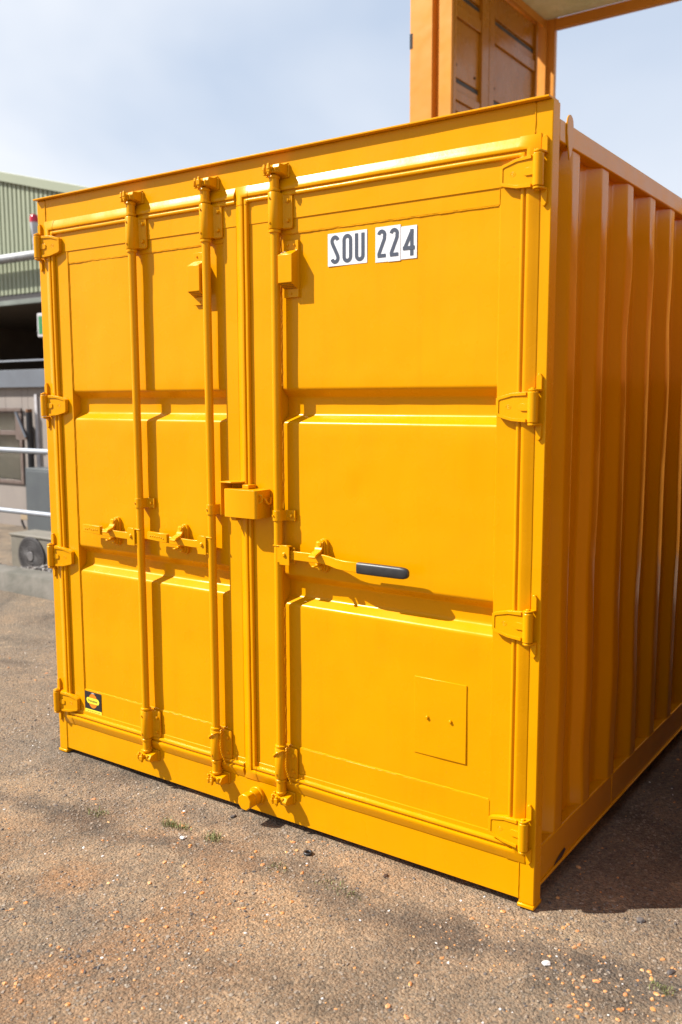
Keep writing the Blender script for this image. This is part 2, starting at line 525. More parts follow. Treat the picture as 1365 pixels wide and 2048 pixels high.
# header with projecting lip, sill
m = MB().box(0.0512, 2.1488, 0.001, 0.06, 2.10, H - 0.004)
part(m, 'header')
m = MB()
lipv = []
nseg = 40
for i in range(nseg + 1):
    x = 0.001 + (W - 0.006) * i / nseg
    d = 0.0008 * noise.noise(Vector((x * 6, 0, 0)))
    lipv.append([(x, -0.020 + d, H - 0.0035 + d), (x, -0.020 + d, H + 0.002 + d), (x, 0.049, H + 0.003), (x, 0.049, H - 0.0035)])
vs = [p for q in lipv for p in q]; fs = []
for i in range(nseg):
    for k in range(4):
        k2 = (k + 1) % 4
        fs.append((i * 4 + k, i * 4 + k2, i * 4 + 4 + k2, i * 4 + 4 + k))
fs += [(0, 1, 2, 3), (nseg * 4 + 3, nseg * 4 + 2, nseg * 4 + 1, nseg * 4)]
m.add(vs, fs)
part(m, 'header_lip', bevel=0.001)
m = MB().box(0.0512, 2.1488, 0.001, 0.06, 0.022, 0.21)
part(m, 'sill')
# welds between header/sill and posts
for x in (0.0506, 2.1494):
    part(bead([(x, 0.0, 2.232), (x, 0.0, 2.305)], 0.0022, 0.001, seed=int(x * 10) + 1), 'weld_bead', bevel=0)
    part(bead([(x, 0.0, 0.024), (x, 0.0, 0.14)], 0.0022, 0.001, seed=int(x * 10) + 2), 'weld_bead', bevel=0)

# roof plate, back wall, floor, left wall
m = MB().box(0.03, W - 0.03, 0.07, DEPTH, 2.24, 2.262)
part(m, 'roof_plate', bevel=0)
m = MB().box(0.05, W - 0.05, DEPTH - 0.04, DEPTH - 0.01, 0.05, 2.24)
part(m, 'back_wall', bevel=0)
m = MB().box(0.02, W - 0.02, 0.062, DEPTH - 0.05, 0.066, 0.12)
part(m, 'floor_plate', 'steel_dark', bevel=0)

# side walls: trapezoidal corrugation
def corrugated(name, mirror):
    prof = []
    y = 0.052; xv, xc = 2.157, 2.193
    prof.append((xv, y)); prof.append((xv, 0.123))
    yc = 0.163
    while yc < DEPTH - 0.12:
        prof += [(xc, yc), (xc, yc + 0.064), (xv, yc + 0.064 + 0.040), (xv, yc + 0.064 + 0.040 + 0.103)]
        yc += 0.247
    prof.append((xv, DEPTH - 0.052))
    # round the bends a little
    pr = [prof[0]]
    for a, b, c in zip(prof[:-2], prof[1:-1], prof[2:]):
        a = Vector(a); b = Vector(b); c = Vector(c)
        for t, q in ((0.009, a), (0.0, None), (0.009, c)):
            if q is None:
                pr.append(tuple(b * 0.6 + (b + (a - b).normalized() * 0.006 + b + (c - b).normalized() * 0.006) * 0.2))
            else:
                pr.append(tuple(b + (q - b).normalized() * min(t, (q - b).length * 0.4)))
    pr.append(prof[-1])
    nzs = 90
    dents = [(0.19, 0.62, 0.10, 0.006), (0.46, 0.95, 0.12, -0.007), (0.73, 0.55, 0.10, 0.008), (0.70, 1.72, 0.09, -0.006), (0.98, 0.7, 0.12, -0.008), (1.2, 1.5, 0.12, 0.007), (0.42, 0.35, 0.07, -0.006), (1.4, 0.9, 0.14, 0.008), (1.0, 1.95, 0.08, 0.006), (1.23, 1.8, 0.07, -0.006), (0.74, 1.95, 0.07, 0.006)]
    vs = []
    for j in range(nzs + 1):
        z = 0.172 + (2.218 - 0.172) * j / nzs
        for (x, y) in pr:
            d = sum(0.8 * a * math.exp(-((y - dy) ** 2 + ((z - dz) * 0.6) ** 2) / (r * r)) for dy, dz, r, a in dents)
            d += 0.0012 * noise.noise(Vector((y * 5, z * 3, 1.7)))
            e = min(1, (z - 0.172) / 0.1, (2.218 - z) / 0.1, (y - 0.05) / 0.06)
            dy = 0.0012 * noise.noise(Vector((y * 3, z * 4, 9.0))) * e
            X = x + d * e
            vs.append((W - X if mirror else X, y + dy, z))
    n = len(pr)
    fs = [(j * n + i, j * n + i + 1, (j + 1) * n + i + 1, (j + 1) * n + i) for j in range(nzs) for i in range(n - 1)]
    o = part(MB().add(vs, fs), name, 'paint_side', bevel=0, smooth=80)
    return o
corrugated('side_wall', False)
corrugated('side_wall', True)
for mir in (False, True):
    def X(a, b):
        return (W - b, W - a) if mir else (a, b)
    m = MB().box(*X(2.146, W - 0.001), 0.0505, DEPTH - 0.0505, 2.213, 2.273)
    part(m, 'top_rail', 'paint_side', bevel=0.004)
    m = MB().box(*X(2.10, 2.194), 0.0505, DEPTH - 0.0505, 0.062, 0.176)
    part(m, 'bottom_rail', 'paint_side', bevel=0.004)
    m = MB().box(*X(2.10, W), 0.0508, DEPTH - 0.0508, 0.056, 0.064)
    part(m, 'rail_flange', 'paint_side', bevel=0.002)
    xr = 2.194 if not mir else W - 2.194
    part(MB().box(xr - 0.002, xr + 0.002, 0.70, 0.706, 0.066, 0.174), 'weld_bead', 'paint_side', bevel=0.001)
# scraped bare patch on the near bottom rail
sv = [(2.1965, y, z) for y, z in ((0.165, 0.066), (0.23, 0.067), (0.262, 0.080), (0.25, 0.092), (0.215, 0.086), (0.19, 0.080), (0.172, 0.074))]
part(MB().add([(x - 0.001, y, z) for x, y, z in sv], [tuple(range(len(sv)))]), 'scraped_patch', 'rust', bevel=0)
# lashing lug beside the top rail
m = MB().prism(arc(0.118, 2.275, 0.022, 180, 0, 8) + [(0.145, 2.25), (0.143, 2.225), (0.128, 2.19), (0.116, 2.175), (0.104, 2.21), (0.096, 2.25)], 2.1985, 2.2035, 'x')
m.tube([(2.17, 0.112, 2.268), (2.199, 0.112, 2.268)], 0.009, 10)
m.box(2.168, 2.178, 0.06, 0.10, 2.16, 2.28)
part(m, 'lashing_lug', 'paint_side', bevel=0.002)

# ---- doors
ZT, ZB = 2.195, 0.168
PZT, PZB = 2.055, 0.304
DY = 0.003
def door(x0, x1, px0, px1, label):
    m = MB()
    m.box(x0, px0, DY, 0.05, ZB, ZT)
    m.box(px1, x1, DY, 0.05, ZB, ZT)
    m.box(px0 + 0.0004, px1 - 0.0004, DY + 0.0012, 0.05, PZT, ZT)
    m.box(px0 + 0.0004, px1 - 0.0004, DY + 0.0012, 0.05, ZB, PZB)
    d = part(m, 'door', bevel=0.0012)
    d['label'] = label
    return d
dl = door(0.062, 1.066, 0.174, 1.006, 'left door leaf with two locking bars')
dr_ = door(1.072, 2.138, 1.255, 2.048, 'right door leaf with the black-gripped handle')

def rounded_profile(pts, r, n=4):
    out = [pts[0]]
    for a, b, c in zip(pts[:-2], pts[1:-1], pts[2:]):
        a = Vector(a); b = Vector(b); c = Vector(c)
        p = b + (a - b).normalized() * min(r, (a - b).length * 0.45)
        q = b + (c - b).normalized() * min(r, (c - b).length * 0.45)
        for i in range(n + 1):
            t = i / n
            out.append(tuple((1 - t) ** 2 * p + 2 * t * (1 - t) * b + t * t * q))
    out.append(pts[-1])
    return out
def door_panel(x0, x1, parent, seed):
    F = DY + 0.0045; D = F + 0.034
    prof = [(F, PZT), (F, 1.549), (D, 1.522), (D, 1.4635), (F, 1.438), (F, 0.918), (D, 0.891), (D, 0.839), (F, 0.813), (F, PZB)]
    prof = rounded_profile(prof, 0.008)
    # subdivide flats so that they can be slightly uneven
    pr = []
    for a, b in zip(prof[:-1], prof[1:]):
        n = max(1, int((Vector(a) - Vector(b)).length / 0.04))
        for i in range(n):
            pr.append((a[0] + (b[0] - a[0]) * i / n, a[1] + (b[1] - a[1]) * i / n))
    pr.append(prof[-1])
    nxs = 40
    vs = []
    for (y, z) in pr:
        for i in range(nxs + 1):
            x = x0 + (x1 - x0) * i / nxs
            d = 0.0016 * noise.noise(Vector((x * 4, z * 4, seed))) + 0.0009 * noise.noise(Vector((x * 11, z * 9, seed + 4)))
            dx = (x - 1.565) ** 2 + (z - 1.225) ** 2
            d += 0.004 * math.exp(-dx / 0.0003)
            e = min(1, (x - x0) / 0.05, (x1 - x) / 0.05)
            vs.append((x, y + d * e, z))
    n = nxs + 1
    fs = [(j * n + i, j * n + i + 1, (j + 1) * n + i + 1, (j + 1) * n + i) for j in range(len(pr) - 1) for i in range(nxs)]
    part(MB().add(vs, fs), 'door_panel', parent=parent, bevel=0, smooth=60)
    # weld beads around the panel
    y = F - 0.0006
    part(bead([(x0 + 0.004, y, PZT - 0.001), (x1 - 0.004, y, PZT - 0.001)], 0.0026, 0.0008, seed=seed), 'weld_bead', parent=parent, bevel=0)
    part(bead([(x0 + 0.004, y, PZB + 0.001), (x1 - 0.004, y, PZB + 0.001)], 0.0026, 0.0008, seed=seed + 1), 'weld_bead', parent=parent, bevel=0)
    for xx, s in ((x0 + 0.0005, 2), (x1 - 0.0005, 3)):
        for a, b in ((PZB, 0.80), (0.93, 1.43), (1.56, PZT)):
            part(bead([(xx, y, a), (xx, y, b)], 0.0024, 0.0012, seed=seed + s + int(a * 10)), 'weld_bead', parent=parent, bevel=0)
        # weld line of the frame members above and below the panel
        part(bead([(xx, DY - 0.0002, PZT), (xx, DY - 0.0002, 2.17)], 0.0012, 0.0005, seed=seed + s), 'weld_bead', parent=parent, bevel=0)
        part(bead([(xx, DY - 0.0002, 0.195), (xx, DY - 0.0002, PZB)], 0.0012, 0.0005, seed=seed + s + 5), 'weld_bead', parent=parent, bevel=0)
door_panel(0.1745, 1.0055, dl, 11)
door_panel(1.2555, 2.0475, dr_, 21)

# ---- painted-over rubber door seals
GP = [(0.0, 0.0), (0.001, 0.0035), (0.013, 0.0080), (0.026, 0.0130), (0.032, 0.0140), (0.036, 0.0125), (0.0375, 0.006), (0.041, 0.006), (0.0435, 0.011), (0.048, 0.0125), (0.053, 0.010), (0.055, 0.0)]
def seal(path, closed, parent, s=1.0):
    # path of (x,z,inward x,inward z); profile swept with mitres
    n = len(GP); vs = []; fs = []
    for (x, z, ix, iz) in path:
        for t, h in GP:
            vs.append((x + ix * t * s, -h * s + 0.0015 - (s - 1) * 0.01, z + iz * t * s))
    k = len(path)
    for i in range(k if closed else k - 1):
        j = (i + 1) % k
        for a in range(n - 1):
            fs.append((i * n + a, i * n + a + 1, j * n + a + 1, j * n + a))
    if not closed:
        fs += [tuple(range(n)), tuple((k - 1) * n + a for a in range(n - 1, -1, -1))]
    return part(MB().add(vs, fs), 'door_seal', parent=parent, bevel=0, smooth=50)
def subdiv(path, d=0.05, seed=0):
    out = []
    for (a, b) in zip(path[:-1], path[1:]):
        L = math.hypot(b[0] - a[0], b[1] - a[1]); n = max(1, int(L / d))
        for i in range(n):
            t = i / n
            ux, uz = (b[0] - a[0]) / L, (b[1] - a[1]) / L
            # straight inward normal away from the mitres
            nxm, nzm = (a[2], a[3]) if i == 0 else (uz * -1 * 0 + a[4], a[5])
            w = 0.0011 * noise.noise(Vector((a[0] + ux * t * L, a[1] + uz * t * L, seed)) * 7)
            out.append((a[0] + ux * t * L + nxm * w, a[1] + uz * t * L + nzm * w, nxm, nzm))
    e = path[-1]
    out.append((e[0], e[1], e[2], e[3]))
    return out
gxl, gxr, gzb, gzt, gxc = 0.045, 2.168, 0.140, 2.2265, 1.070
# right leaf, all round
seal(subdiv([(gxc, gzt, 1, -1, 0, -1), (gxr, gzt, -1, -1, -1, 0), (gxr, gzb, -1, 1, 0, 1), (gxc, gzb, 1, 1, 1, 0), (gxc, gzt, 1, -1)], seed=1), False, dr_)
# left leaf, three sides
seal(subdiv([(gxc - 0.001, gzb, 0, 1, 0, 1), (gxl, gzb, 1, 1, 1, 0), (gxl, gzt, 1, -1, 0, -1), (gxc - 0.001, gzt, 0, -1)], seed=2), False, dl)
# moulded corner pieces
def corner(cx, cz, ix, iz, parent, L=0.062):
    seal([(cx + ix * L, cz, 0, iz), (cx, cz, ix, iz), (cx, cz + iz * L, ix, 0)], False, parent, 1.05)
corner(gxc - 0.0015, gzt + 0.0015, 1, -1, dr_); corner(gxr + 0.0015, gzt + 0.0015, -1, -1, dr_)
corner(gxr + 0.0015, gzb - 0.0015, -1, 1, dr_); corner(gxc - 0.0015, gzb - 0.0015, 1, 1, dr_)
corner(gxl - 0.0015, gzt + 0.0015, 1, -1, dl); corner(gxl - 0.0015, gzb - 0.0015, 1, 1, dl)

# ---- hinges, four to a door
def hinge(z, mir, parent):
    def fx(m_):
        if mir:
            m_.v = [(W - x, y, zz) for x, y, zz in m_.v]
        return m_
    bx, by = 2.172, -0.026
    m = MB()
    # blade: long tongue, thick end at the barrel
    poly = [(2.053, z + 0.024), (2.060, z + 0.029), (2.105, z + 0.040), (2.150, z + 0.043), (2.170, z + 0.043), (2.170, z - 0.043), (2.150, z - 0.043), (2.105, z - 0.038), (2.060, z - 0.029), (2.053, z - 0.022)]
    m.prism(poly, -0.024, 0.0005)
    # raised rim leaving a shallow field
    rim_o = [(2.0545, z + 0.023), (2.061, z + 0.028), (2.105, z + 0.039), (2.150, z + 0.042), (2.150, z + 0.033), (2.105, z + 0.031), (2.066, z + 0.021), (2.062, z + 0.018)]
    m.prism(rim_o, -0.029, -0.0235)
    m.prism([(x, 2 * z - zz) for x, zz in rim_o], -0.029, -0.0235)
    m.prism([(2.0545, z + 0.023), (2.062, z + 0.018), (2.062, z - 0.018), (2.0545, z - 0.023)], -0.0285, -0.0235)
    m.prism([(2.128, z + 0.006), (2.134, z + 0.010), (2.156, z + 0.010), (2.156, z - 0.010), (2.134, z - 0.010), (2.128, z - 0.006)], -0.028, -0.0235)
    # small cast oval mark
    pts = [(2.093 + 0.008 * cos(t * pi / 8), -0.0242, z + 0.0055 * sin(t * pi / 8)) for t in range(17)]
    m.tube(pts, 0.0009, 5, False)
    m.box(2.089, 2.097, -0.0249, -0.0235, z - 0.001, z + 0.001)
    # the tongue lies lower towards its tip
    m.v = [(x, y if y > -0.002 else y * (0.50 + 0.40 * min(1, max(0, (x - 2.055) / 0.10))), zz) for x, y, zz in m.v]
    # barrel
    m.lathe([(0.0135, z - 0.043), (0.0150, z - 0.041), (0.0150, z + 0.041), (0.0135, z + 0.043)], bx, by, 18)
    h = part(fx(m), 'hinge', parent=parent, bevel=0.0024, segs=3)
    # post lugs above and below the barrel, each bent back to the post
    for s in (1, -1):
        m = MB()
        z0 = z + s * 0.0445
        m.lathe([(0.0135, min(z0, z0 + s * 0.006)), (0.0140, z0 + s * 0.003), (0.0135, max(z0, z0 + s * 0.006))], bx, by, 16)
        m.lathe([(0.007, min(z0 + s * 0.0055, z0 + s * 0.010)), (0.006, max(z0 + s * 0.0055, z0 + s * 0.010))], bx - 0.001, by, 10)
        zz0, zz1 = sorted((z0 + s * 0.0005, z0 + s * 0.0058))
        m.prism([(bx - 0.004, by - 0.008), (bx + 0.013, by - 0.004), (bx + 0.018, -0.008), (bx + 0.018, 0.0), (bx, 0.0)], zz0, zz1, 'z')
        zz0, zz1 = sorted((z0 + s * 0.001, z0 + s * 0.048))
        zc = z0 + s * 0.048
        poly = [(bx + 0.001, z0), (bx + 0.018, z0), (bx + 0.0175, zc - s * 0.008), (bx + 0.012, zc), (bx + 0.006, zc), (bx + 0.0015, zc - s * 0.008)]
        m.prism(poly, -0.0095 if s > 0 else -0.008, 0.0006)
        part(fx(m), 'hinge_lug', bevel=0.0012)
for z in (2.127, 1.492, 0.865, 0.235):
    hinge(z, False, dr_)
    hinge(z, True, dl)

# ---- locking bars
RY = -0.0245
def locking_bar(xc, zcat, ropes, lever):
    bar = part(MB().tube([(xc, RY, 0.20), (xc, RY, 2.19)], 0.0150, 20), 'locking_bar', bevel=0)
    # bearing brackets top and bottom
    for z0, z1 in ((2.066, 2.184), (0.190, 0.303)):
        m = MB()
        m.lathe([(0.0195, z0), (0.0215, z0 + 0.003), (0.0215, z1 - 0.003), (0.0195, z1)], xc, RY, 22)
        m.prism([(xc + 0.012, RY - 0.0172), (xc + 0.0212, RY - 0.003), (xc + 0.0240, -0.0105), (xc + 0.030, -0.0078), (xc + 0.053, -0.0075), (xc + 0.053, 0.002), (xc - 0.0212, 0.002), (xc - 0.0212, RY)], z0 + 0.004, z1 - 0.004, 'z')
        m.prism(rrect(xc - 0.03, xc + 0.058, z0 + 0.002, z1 - 0.002, 0.008), -0.0062, 0.001)
        b = part(m, 'bearing_bracket', parent=bar, bevel=0.0012)
        for zz in (z0 + 0.028, z1 - 0.028):
            part(MB().bolt(xc + 0.043, -0.0075, zz, 0.0065, 0.008, 8), 'bolt', parent=bar, bevel=0)
        for zz in (z0 + 0.020, z1 - 0.020):
            part(MB().tube([(xc - 0.0035, RY - 0.019, zz), (xc - 0.0045, RY - 0.0245, zz)], 0.0036, 8), 'screw', parent=bar, bevel=0)
        m = MB()
        m.lathe([(0.0155, z0 - 0.011), (0.0205, z0 - 0.009), (0.0205, z0 - 0.0025), (0.019, z0 - 0.001)], xc, RY, 20)
        part(m, 'collar', parent=bar, bevel=0)
        m = MB()
        m.lathe([(0.019, z1 + 0.001), (0.0205, z1 + 0.0025), (0.0205, z1 + 0.009), (0.0155, z1 + 0.011)], xc, RY, 20)
        part(m, 'collar', parent=bar, bevel=0)
    # cams with their keepers
    for s, zc in ((1, 2.250), (-1, 0.118)):
        m = MB()
        za, zb = sorted((zc - s * 0.066, zc - s * 0.012))
        m.lathe([(0.0165, za), (0.0165, zb)], xc, RY, 18)
        za, zb = sorted((zc - s * 0.026, zc - s * 0.014))
        m.lathe([(0.0165, za), (0.0205, (za + zb) / 2), (0.0180, zb)], xc, RY, 14)
        # toothed cam
        r_ = random.Random(int(xc * 100) + s)
        n = 7
        poly = []
        for k in range(n):
            a = 2 * pi * k / n + 0.35
            ro = 0.034 + r_.uniform(-0.003, 0.004); ri = 0.020
            poly += [(xc + ri * cos(a - 0.30), RY - 0.004 + ri * sin(a - 0.30)), (xc + ro * cos(a - 0.20), RY - 0.004 + ro * sin(a - 0.20)), (xc + ro * cos(a + 0.20), RY - 0.004 + ro * sin(a + 0.20)), (xc + ri * cos(a + 0.30), RY - 0.004 + ri * sin(a + 0.30))]
        poly = [(x, min(y, -0.004)) for x, y in poly]
        m.prism(poly, zc - 0.009, zc + 0.009, 'z')
        # horns standing up off the cam
        for k in (3, 4, 5):
            a = 2 * pi * k / n + 0.35
            cx_, cy_ = xc + 0.029 * cos(a), RY - 0.004 + 0.029 * sin(a)
            z0, z1 = sorted((zc, zc + s * 0.019))
            q = 0.0062
            top = 0.6
            vs = []
            for zz, f in ((z0, 1.0 if s > 0 else top), (z1, top if s > 0 else 1.0)):
                vs += [(cx_ - q * f, cy_ - q * f, zz), (cx_ + q * f, cy_ - q * f, zz), (cx_ + q * f, cy_ + q * f, zz), (cx_ - q * f, cy_ + q * f, zz)]
            m.add(vs, [(3, 2, 1, 0), (4, 5, 6, 7), (0, 1, 5, 4), (1, 2, 6, 5), (2, 3, 7, 6), (3, 0, 4, 7)])
            z0, z1 = sorted((zc - s * 0.016, zc))
            m.box(cx_ - 0.004, cx_ + 0.004, cy_ - 0.004, cy_ + 0.004, z0, z1)
        part(m, 'cam', parent=bar, bevel=0.0016)
        # keeper welded to the frame
        m = MB()
        m.prism([(-0.050, zc + s * 0.004), (-0.046, zc + s * 0.016), (-0.018, zc + s * 0.018), (0.002, zc + s * 0.028), (0.002, zc - s * 0.018), (-0.040, zc - s * 0.010)], xc + 0.012, xc + 0.040, 'x')
        m.prism([(-0.034, zc + s * 0.002), (-0.030, zc + s * 0.013), (0.002, zc + s * 0.020), (0.002, zc - s * 0.012), (-0.030, zc - s * 0.008)], xc - 0.034, xc - 0.016, 'x')
        m.box(xc - 0.036, xc + 0.046, -0.006, 0.002, zc - 0.019, zc + 0.020)
        part(m, 'cam_keeper', parent=bar, bevel=0.0022)
    # guide strap at mid height
    zg = 1.124
    m = MB()
    ring = [(xc + 0.0185 * cos(radians(a)), RY + 0.0185 * sin(radians(a))) for a in range(190, 361, 15)]
    ringi = [(xc + 0.0155 * cos(radians(a)), RY + 0.0155 * sin(radians(a))) for a in range(360, 189, -15)]
    m.prism(ring + [(xc + 0.0185, RY + 0.006), (xc + 0.022, -0.004), (xc + 0.056, -0.004), (xc + 0.056, 0.006), (xc + 0.020, 0.006), (xc + 0.0155, RY + 0.006)] + ringi + [(xc - 0.0155, 0.006), (xc - 0.0190, 0.006)], zg - 0.018, zg + 0.018, 'z')
    part(m, 'guide_strap', parent=bar, bevel=0.001)
    part(MB().bolt(xc + 0.041, -0.004, zg, 0.0065, 0.007, 8), 'bolt', parent=bar, bevel=0)
    part(MB().tube([(xc - 0.006, RY - 0.0165, zg), (xc - 0.007, RY - 0.0215, zg)], 0.0034, 8), 'screw', parent=bar, bevel=0)
    # handle
    zh = 0.993
    sgn = 1 if lever == 'right' else -1
    hx = xc + sgn * (0.040 if sgn > 0 else 0.034)
    m = MB()
    m.prism([(hx - 0.020, zh - 0.034), (hx + 0.022, zh - 0.034), (hx + 0.022, zh + 0.026), (hx + 0.014, zh + 0.034), (hx - 0.012, zh + 0.034), (hx - 0.020, zh + 0.026)], RY - 0.021, RY - 0.016)
    m.prism([(hx - 0.020, zh - 0.030), (hx + 0.026, zh - 0.030), (hx + 0.026, zh + 0.024), (hx - 0.020, zh + 0.028)], RY + 0.004, RY + 0.008)
    m.box(xc - 0.012 if sgn > 0 else hx - 0.016, hx + 0.016 if sgn > 0 else xc + 0.012, RY - 0.0165, RY + 0.0045, zh + 0.027, zh + 0.031)
    m.box(min(xc, hx) - 0.004, max(xc, hx) - 0.004, RY - 0.014, RY + 0.004, zh - 0.028, zh + 0.027)
    m.bolt(hx + 0.001, RY - 0.021, zh + 0.002, 0.0065, 0.006, 10)
    part(m, 'handle_hub', parent=bar, bevel=0.0012)
    def flat_bar(path, h, t):
        # path of (x,y,z) running sideways, bar h high and t thick
        vs = []; fs = []
        for i, (x, y, z, hh) in enumerate(path):
            vs += [(x, y - t / 2, z - hh / 2), (x, y - t / 2, z + hh / 2), (x, y + t / 2, z + hh / 2), (x, y + t / 2, z - hh / 2)]
        for i in range(len(path) - 1):
            for k in range(4):
                k2 = (k + 1) % 4
                fs.append((i * 4 + k, i * 4 + k2, i * 4 + 4 + k2, i * 4 + 4 + k))
        e = (len(path) - 1) * 4
        fs += [(0, 1, 2, 3), (e + 3, e + 2, e + 1, e)]
        return MB().add(vs, fs)
    if sgn > 0:
        path = [(hx, RY - 0.006, zh, 0.030), (1.35, RY - 0.006, zh, 0.030), (1.445, RY - 0.002, zh - 0.001, 0.031), (1.475, RY - 0.007, zh - 0.003, 0.031), (1.515, RY - 0.017, zh - 0.008, 0.032), (1.545, RY - 0.019, zh - 0.010, 0.032), (1.62, RY - 0.019, zh - 0.011, 0.032)]
        part(flat_bar(path, 0.03, 0.009), 'lever', parent=bar, bevel=0.0015)
        # black rubber grip
        gx0, gx1, gyy, gzz = 1.597, 1.785, RY - 0.019, zh - 0.0115
        prof = [(0.0, 0.75), (0.001, 0.97), (0.004, 1.0), (0.07, 1.02), (0.16, 1.0), (0.174, 0.94), (0.183, 0.78), (0.188, 0.5)]
        vs = []; fs = []; n = 20
        for d, f in prof:
            for k in range(n):
                t = 2 * pi * k / n
                cx_, cz_ = cos(t), sin(t)
                e = 0.55
                vs.append((gx0 + d, gyy + 0.0115 * f * (abs(cx_) ** e) * (1 if cx_ > 0 else -1), gzz + 0.0185 * f * (abs(cz_) ** e) * (1 if cz_ > 0 else -1)))
        for i in range(len(prof) - 1):
            for k in range(n):
                k2 = (k + 1) % n
                fs.append((i * n + k, i * n + k2, i * n + n + k2, i * n + n + k))
        fs += [tuple(range(n - 1, -1, -1)), tuple((len(prof) - 1) * n + k for k in range(n))]
        gr = part(MB().add(vs, fs), 'grip', 'rubber', parent=bar, bevel=0, smooth=40)
        gr['label'] = 'black rubber grip on the handle'
        kx = 1.432
    else:
        xe = xc - 0.318
        path = [(hx, RY - 0.006, zh, 0.028), (hx - 0.06, RY - 0.006, zh - 0.001, 0.027), (hx - 0.11, RY - 0.004, zh, 0.026), (hx - 0.155, RY - 0.008, zh, 0.026), (hx - 0.185, RY - 0.006, zh + 0.003, 0.026), (xe + 0.105, RY - 0.006, zh + 0.006, 0.024)]
        part(flat_bar(path, 0.03, 0.009), 'lever', parent=bar, bevel=0.0015)
        m = flat_bar([(xe, RY - 0.010, zh + 0.012, 0.022), (xe + 0.004, RY - 0.011, zh + 0.012, 0.029), (xe + 0.10, RY - 0.011, zh + 0.008, 0.034), (xe + 0.104, RY - 0.010, zh + 0.008, 0.030)], 0.03, 0.014)
        r_ = random.Random(int(xc * 50))
        for k in range(7):
            xx = xe + 0.014 + k * 0.0115
            zz = zh + 0.012 - k * 0.0004 + r_.uniform(-0.004, 0.004)
            m.box(xx, xx + 0.006, RY - 0.0195, RY - 0.0175, zz - 0.003, zz + 0.003)
        part(m, 'grip', parent=bar, bevel=0.0012)
        kx = xc - 0.160
    # handle retainer: plate, bolts and swinging catch
    m = MB()
    zk = 0.999
    plate = arc(kx, zk + 0.040, 0.017, 0, 180, 8) + arc(kx, zk - 0.040, 0.017, 180, 360, 8)
    m.prism(plate, -0.004, 0.009)
    plate2 = arc(kx - 0.004, zk + 0.040, 0.014, 0, 180, 8) + arc(kx - 0.004, zk - 0.040, 0.014, 180, 360, 8)
    m.prism(plate2, -0.010, -0.004)
    part(m, 'retainer_plate', parent=bar, bevel=0.0012)
    for s_ in (0.040, -0.040):
        part(MB().bolt(kx - 0.004, -0.010, zk + s_, 0.0085, 0.011, 10), 'bolt', parent=bar, bevel=0)
    m = MB()
    cat = [(-0.010, zk + 0.050), (-0.016, zk + 0.045), (-0.018, zk + 0.030), (-0.028, zk + 0.018), (-0.052, zk + 0.010), (-0.060, zk + 0.001), (-0.057, zk - 0.003), (-0.047, zk + 0.004), (-0.024, zk + 0.010), (-0.012, zk + 0.024), (-0.009, zk + 0.038)]
    m.prism(cat, kx - 0.022, kx + 0.006, 'x')
    m.tube([(kx - 0.030, -0.013, zk + 0.024), (kx - 0.016, -0.013, zk + 0.024)], 0.004, 8)
    m.box(kx - 0.014, kx - 0.002, -0.034, -0.004, zk - 0.034, zk - 0.024)
    m.box(kx - 0.014, kx - 0.002, -0.052, -0.030, zk - 0.034, zk - 0.029)
    part(m, 'catch', parent=bar, bevel=0.0018)
    # painted-over cord knotted round the lower bearing
    if ropes:
        pts = []
        for k in range(49):
            a = radians(-20 + 330 * k / 48 + 180)
            pts.append(Vector((xc + 0.026 * cos(a), RY + 0.026 * sin(a), 0.292 - 0.035 * max(0, sin(a * 0.5 + 0.4)) - 0.010 * sin(a))))
        tail = [Vector((xc + 0.030, RY - 0.010, 0.268)), Vector((xc + 0.031, RY - 0.010, 0.235)), Vector((xc + 0.038, RY - 0.006, 0.205)), Vector((xc + 0.045, RY + 0.000, 0.178))]
        up_ = [Vector((xc + 0.022, RY + 0.010, 0.310)), Vector((xc + 0.027, RY - 0.004, 0.300))]
        def catmull(cp, n=14):
            cp = [cp[0]] + cp + [cp[-1]]
            o = []
            for i in range(1, len(cp) - 2):
                for k in range(n):
                    t = k / n
                    p0, p1, p2, p3 = cp[i - 1:i + 3]
                    o.append(0.5 * (2 * p1 + (p2 - p0) * t + (2 * p0 - 5 * p1 + 4 * p2 - p3) * t * t + (3 * p1 - p0 - 3 * p2 + p3) * t ** 3))
            o.append(cp[-1])
            return o
        m = MB()
        for base in (pts, catmull(up_ + tail, 16)):
            for ph in (0, pi):
                tw = []
                s_ = 0
                for i, p in enumerate(base):
                    d = (base[min(i + 1, len(base) - 1)] - base[max(i - 1, 0)]).normalized()
                    a_ = d.cross(Vector((0.3, -0.9, 0.2))).normalized(); b_ = d.cross(a_)
                    if i: s_ += (p - base[i - 1]).length
                    t = ph + s_ * 2 * pi / 0.018
                    tw.append(p + (a_ * cos(t) + b_ * sin(t)) * 0.0019)
                m.tube(tw, 0.0021, 6)
        part(m, 'cord', parent=bar, bevel=0)
    return bar
locking_bar(0.577, 0, False, 'left')
locking_bar(0.950, 0, True, 'left')
locking_bar(1.2575, 0, True, 'right')

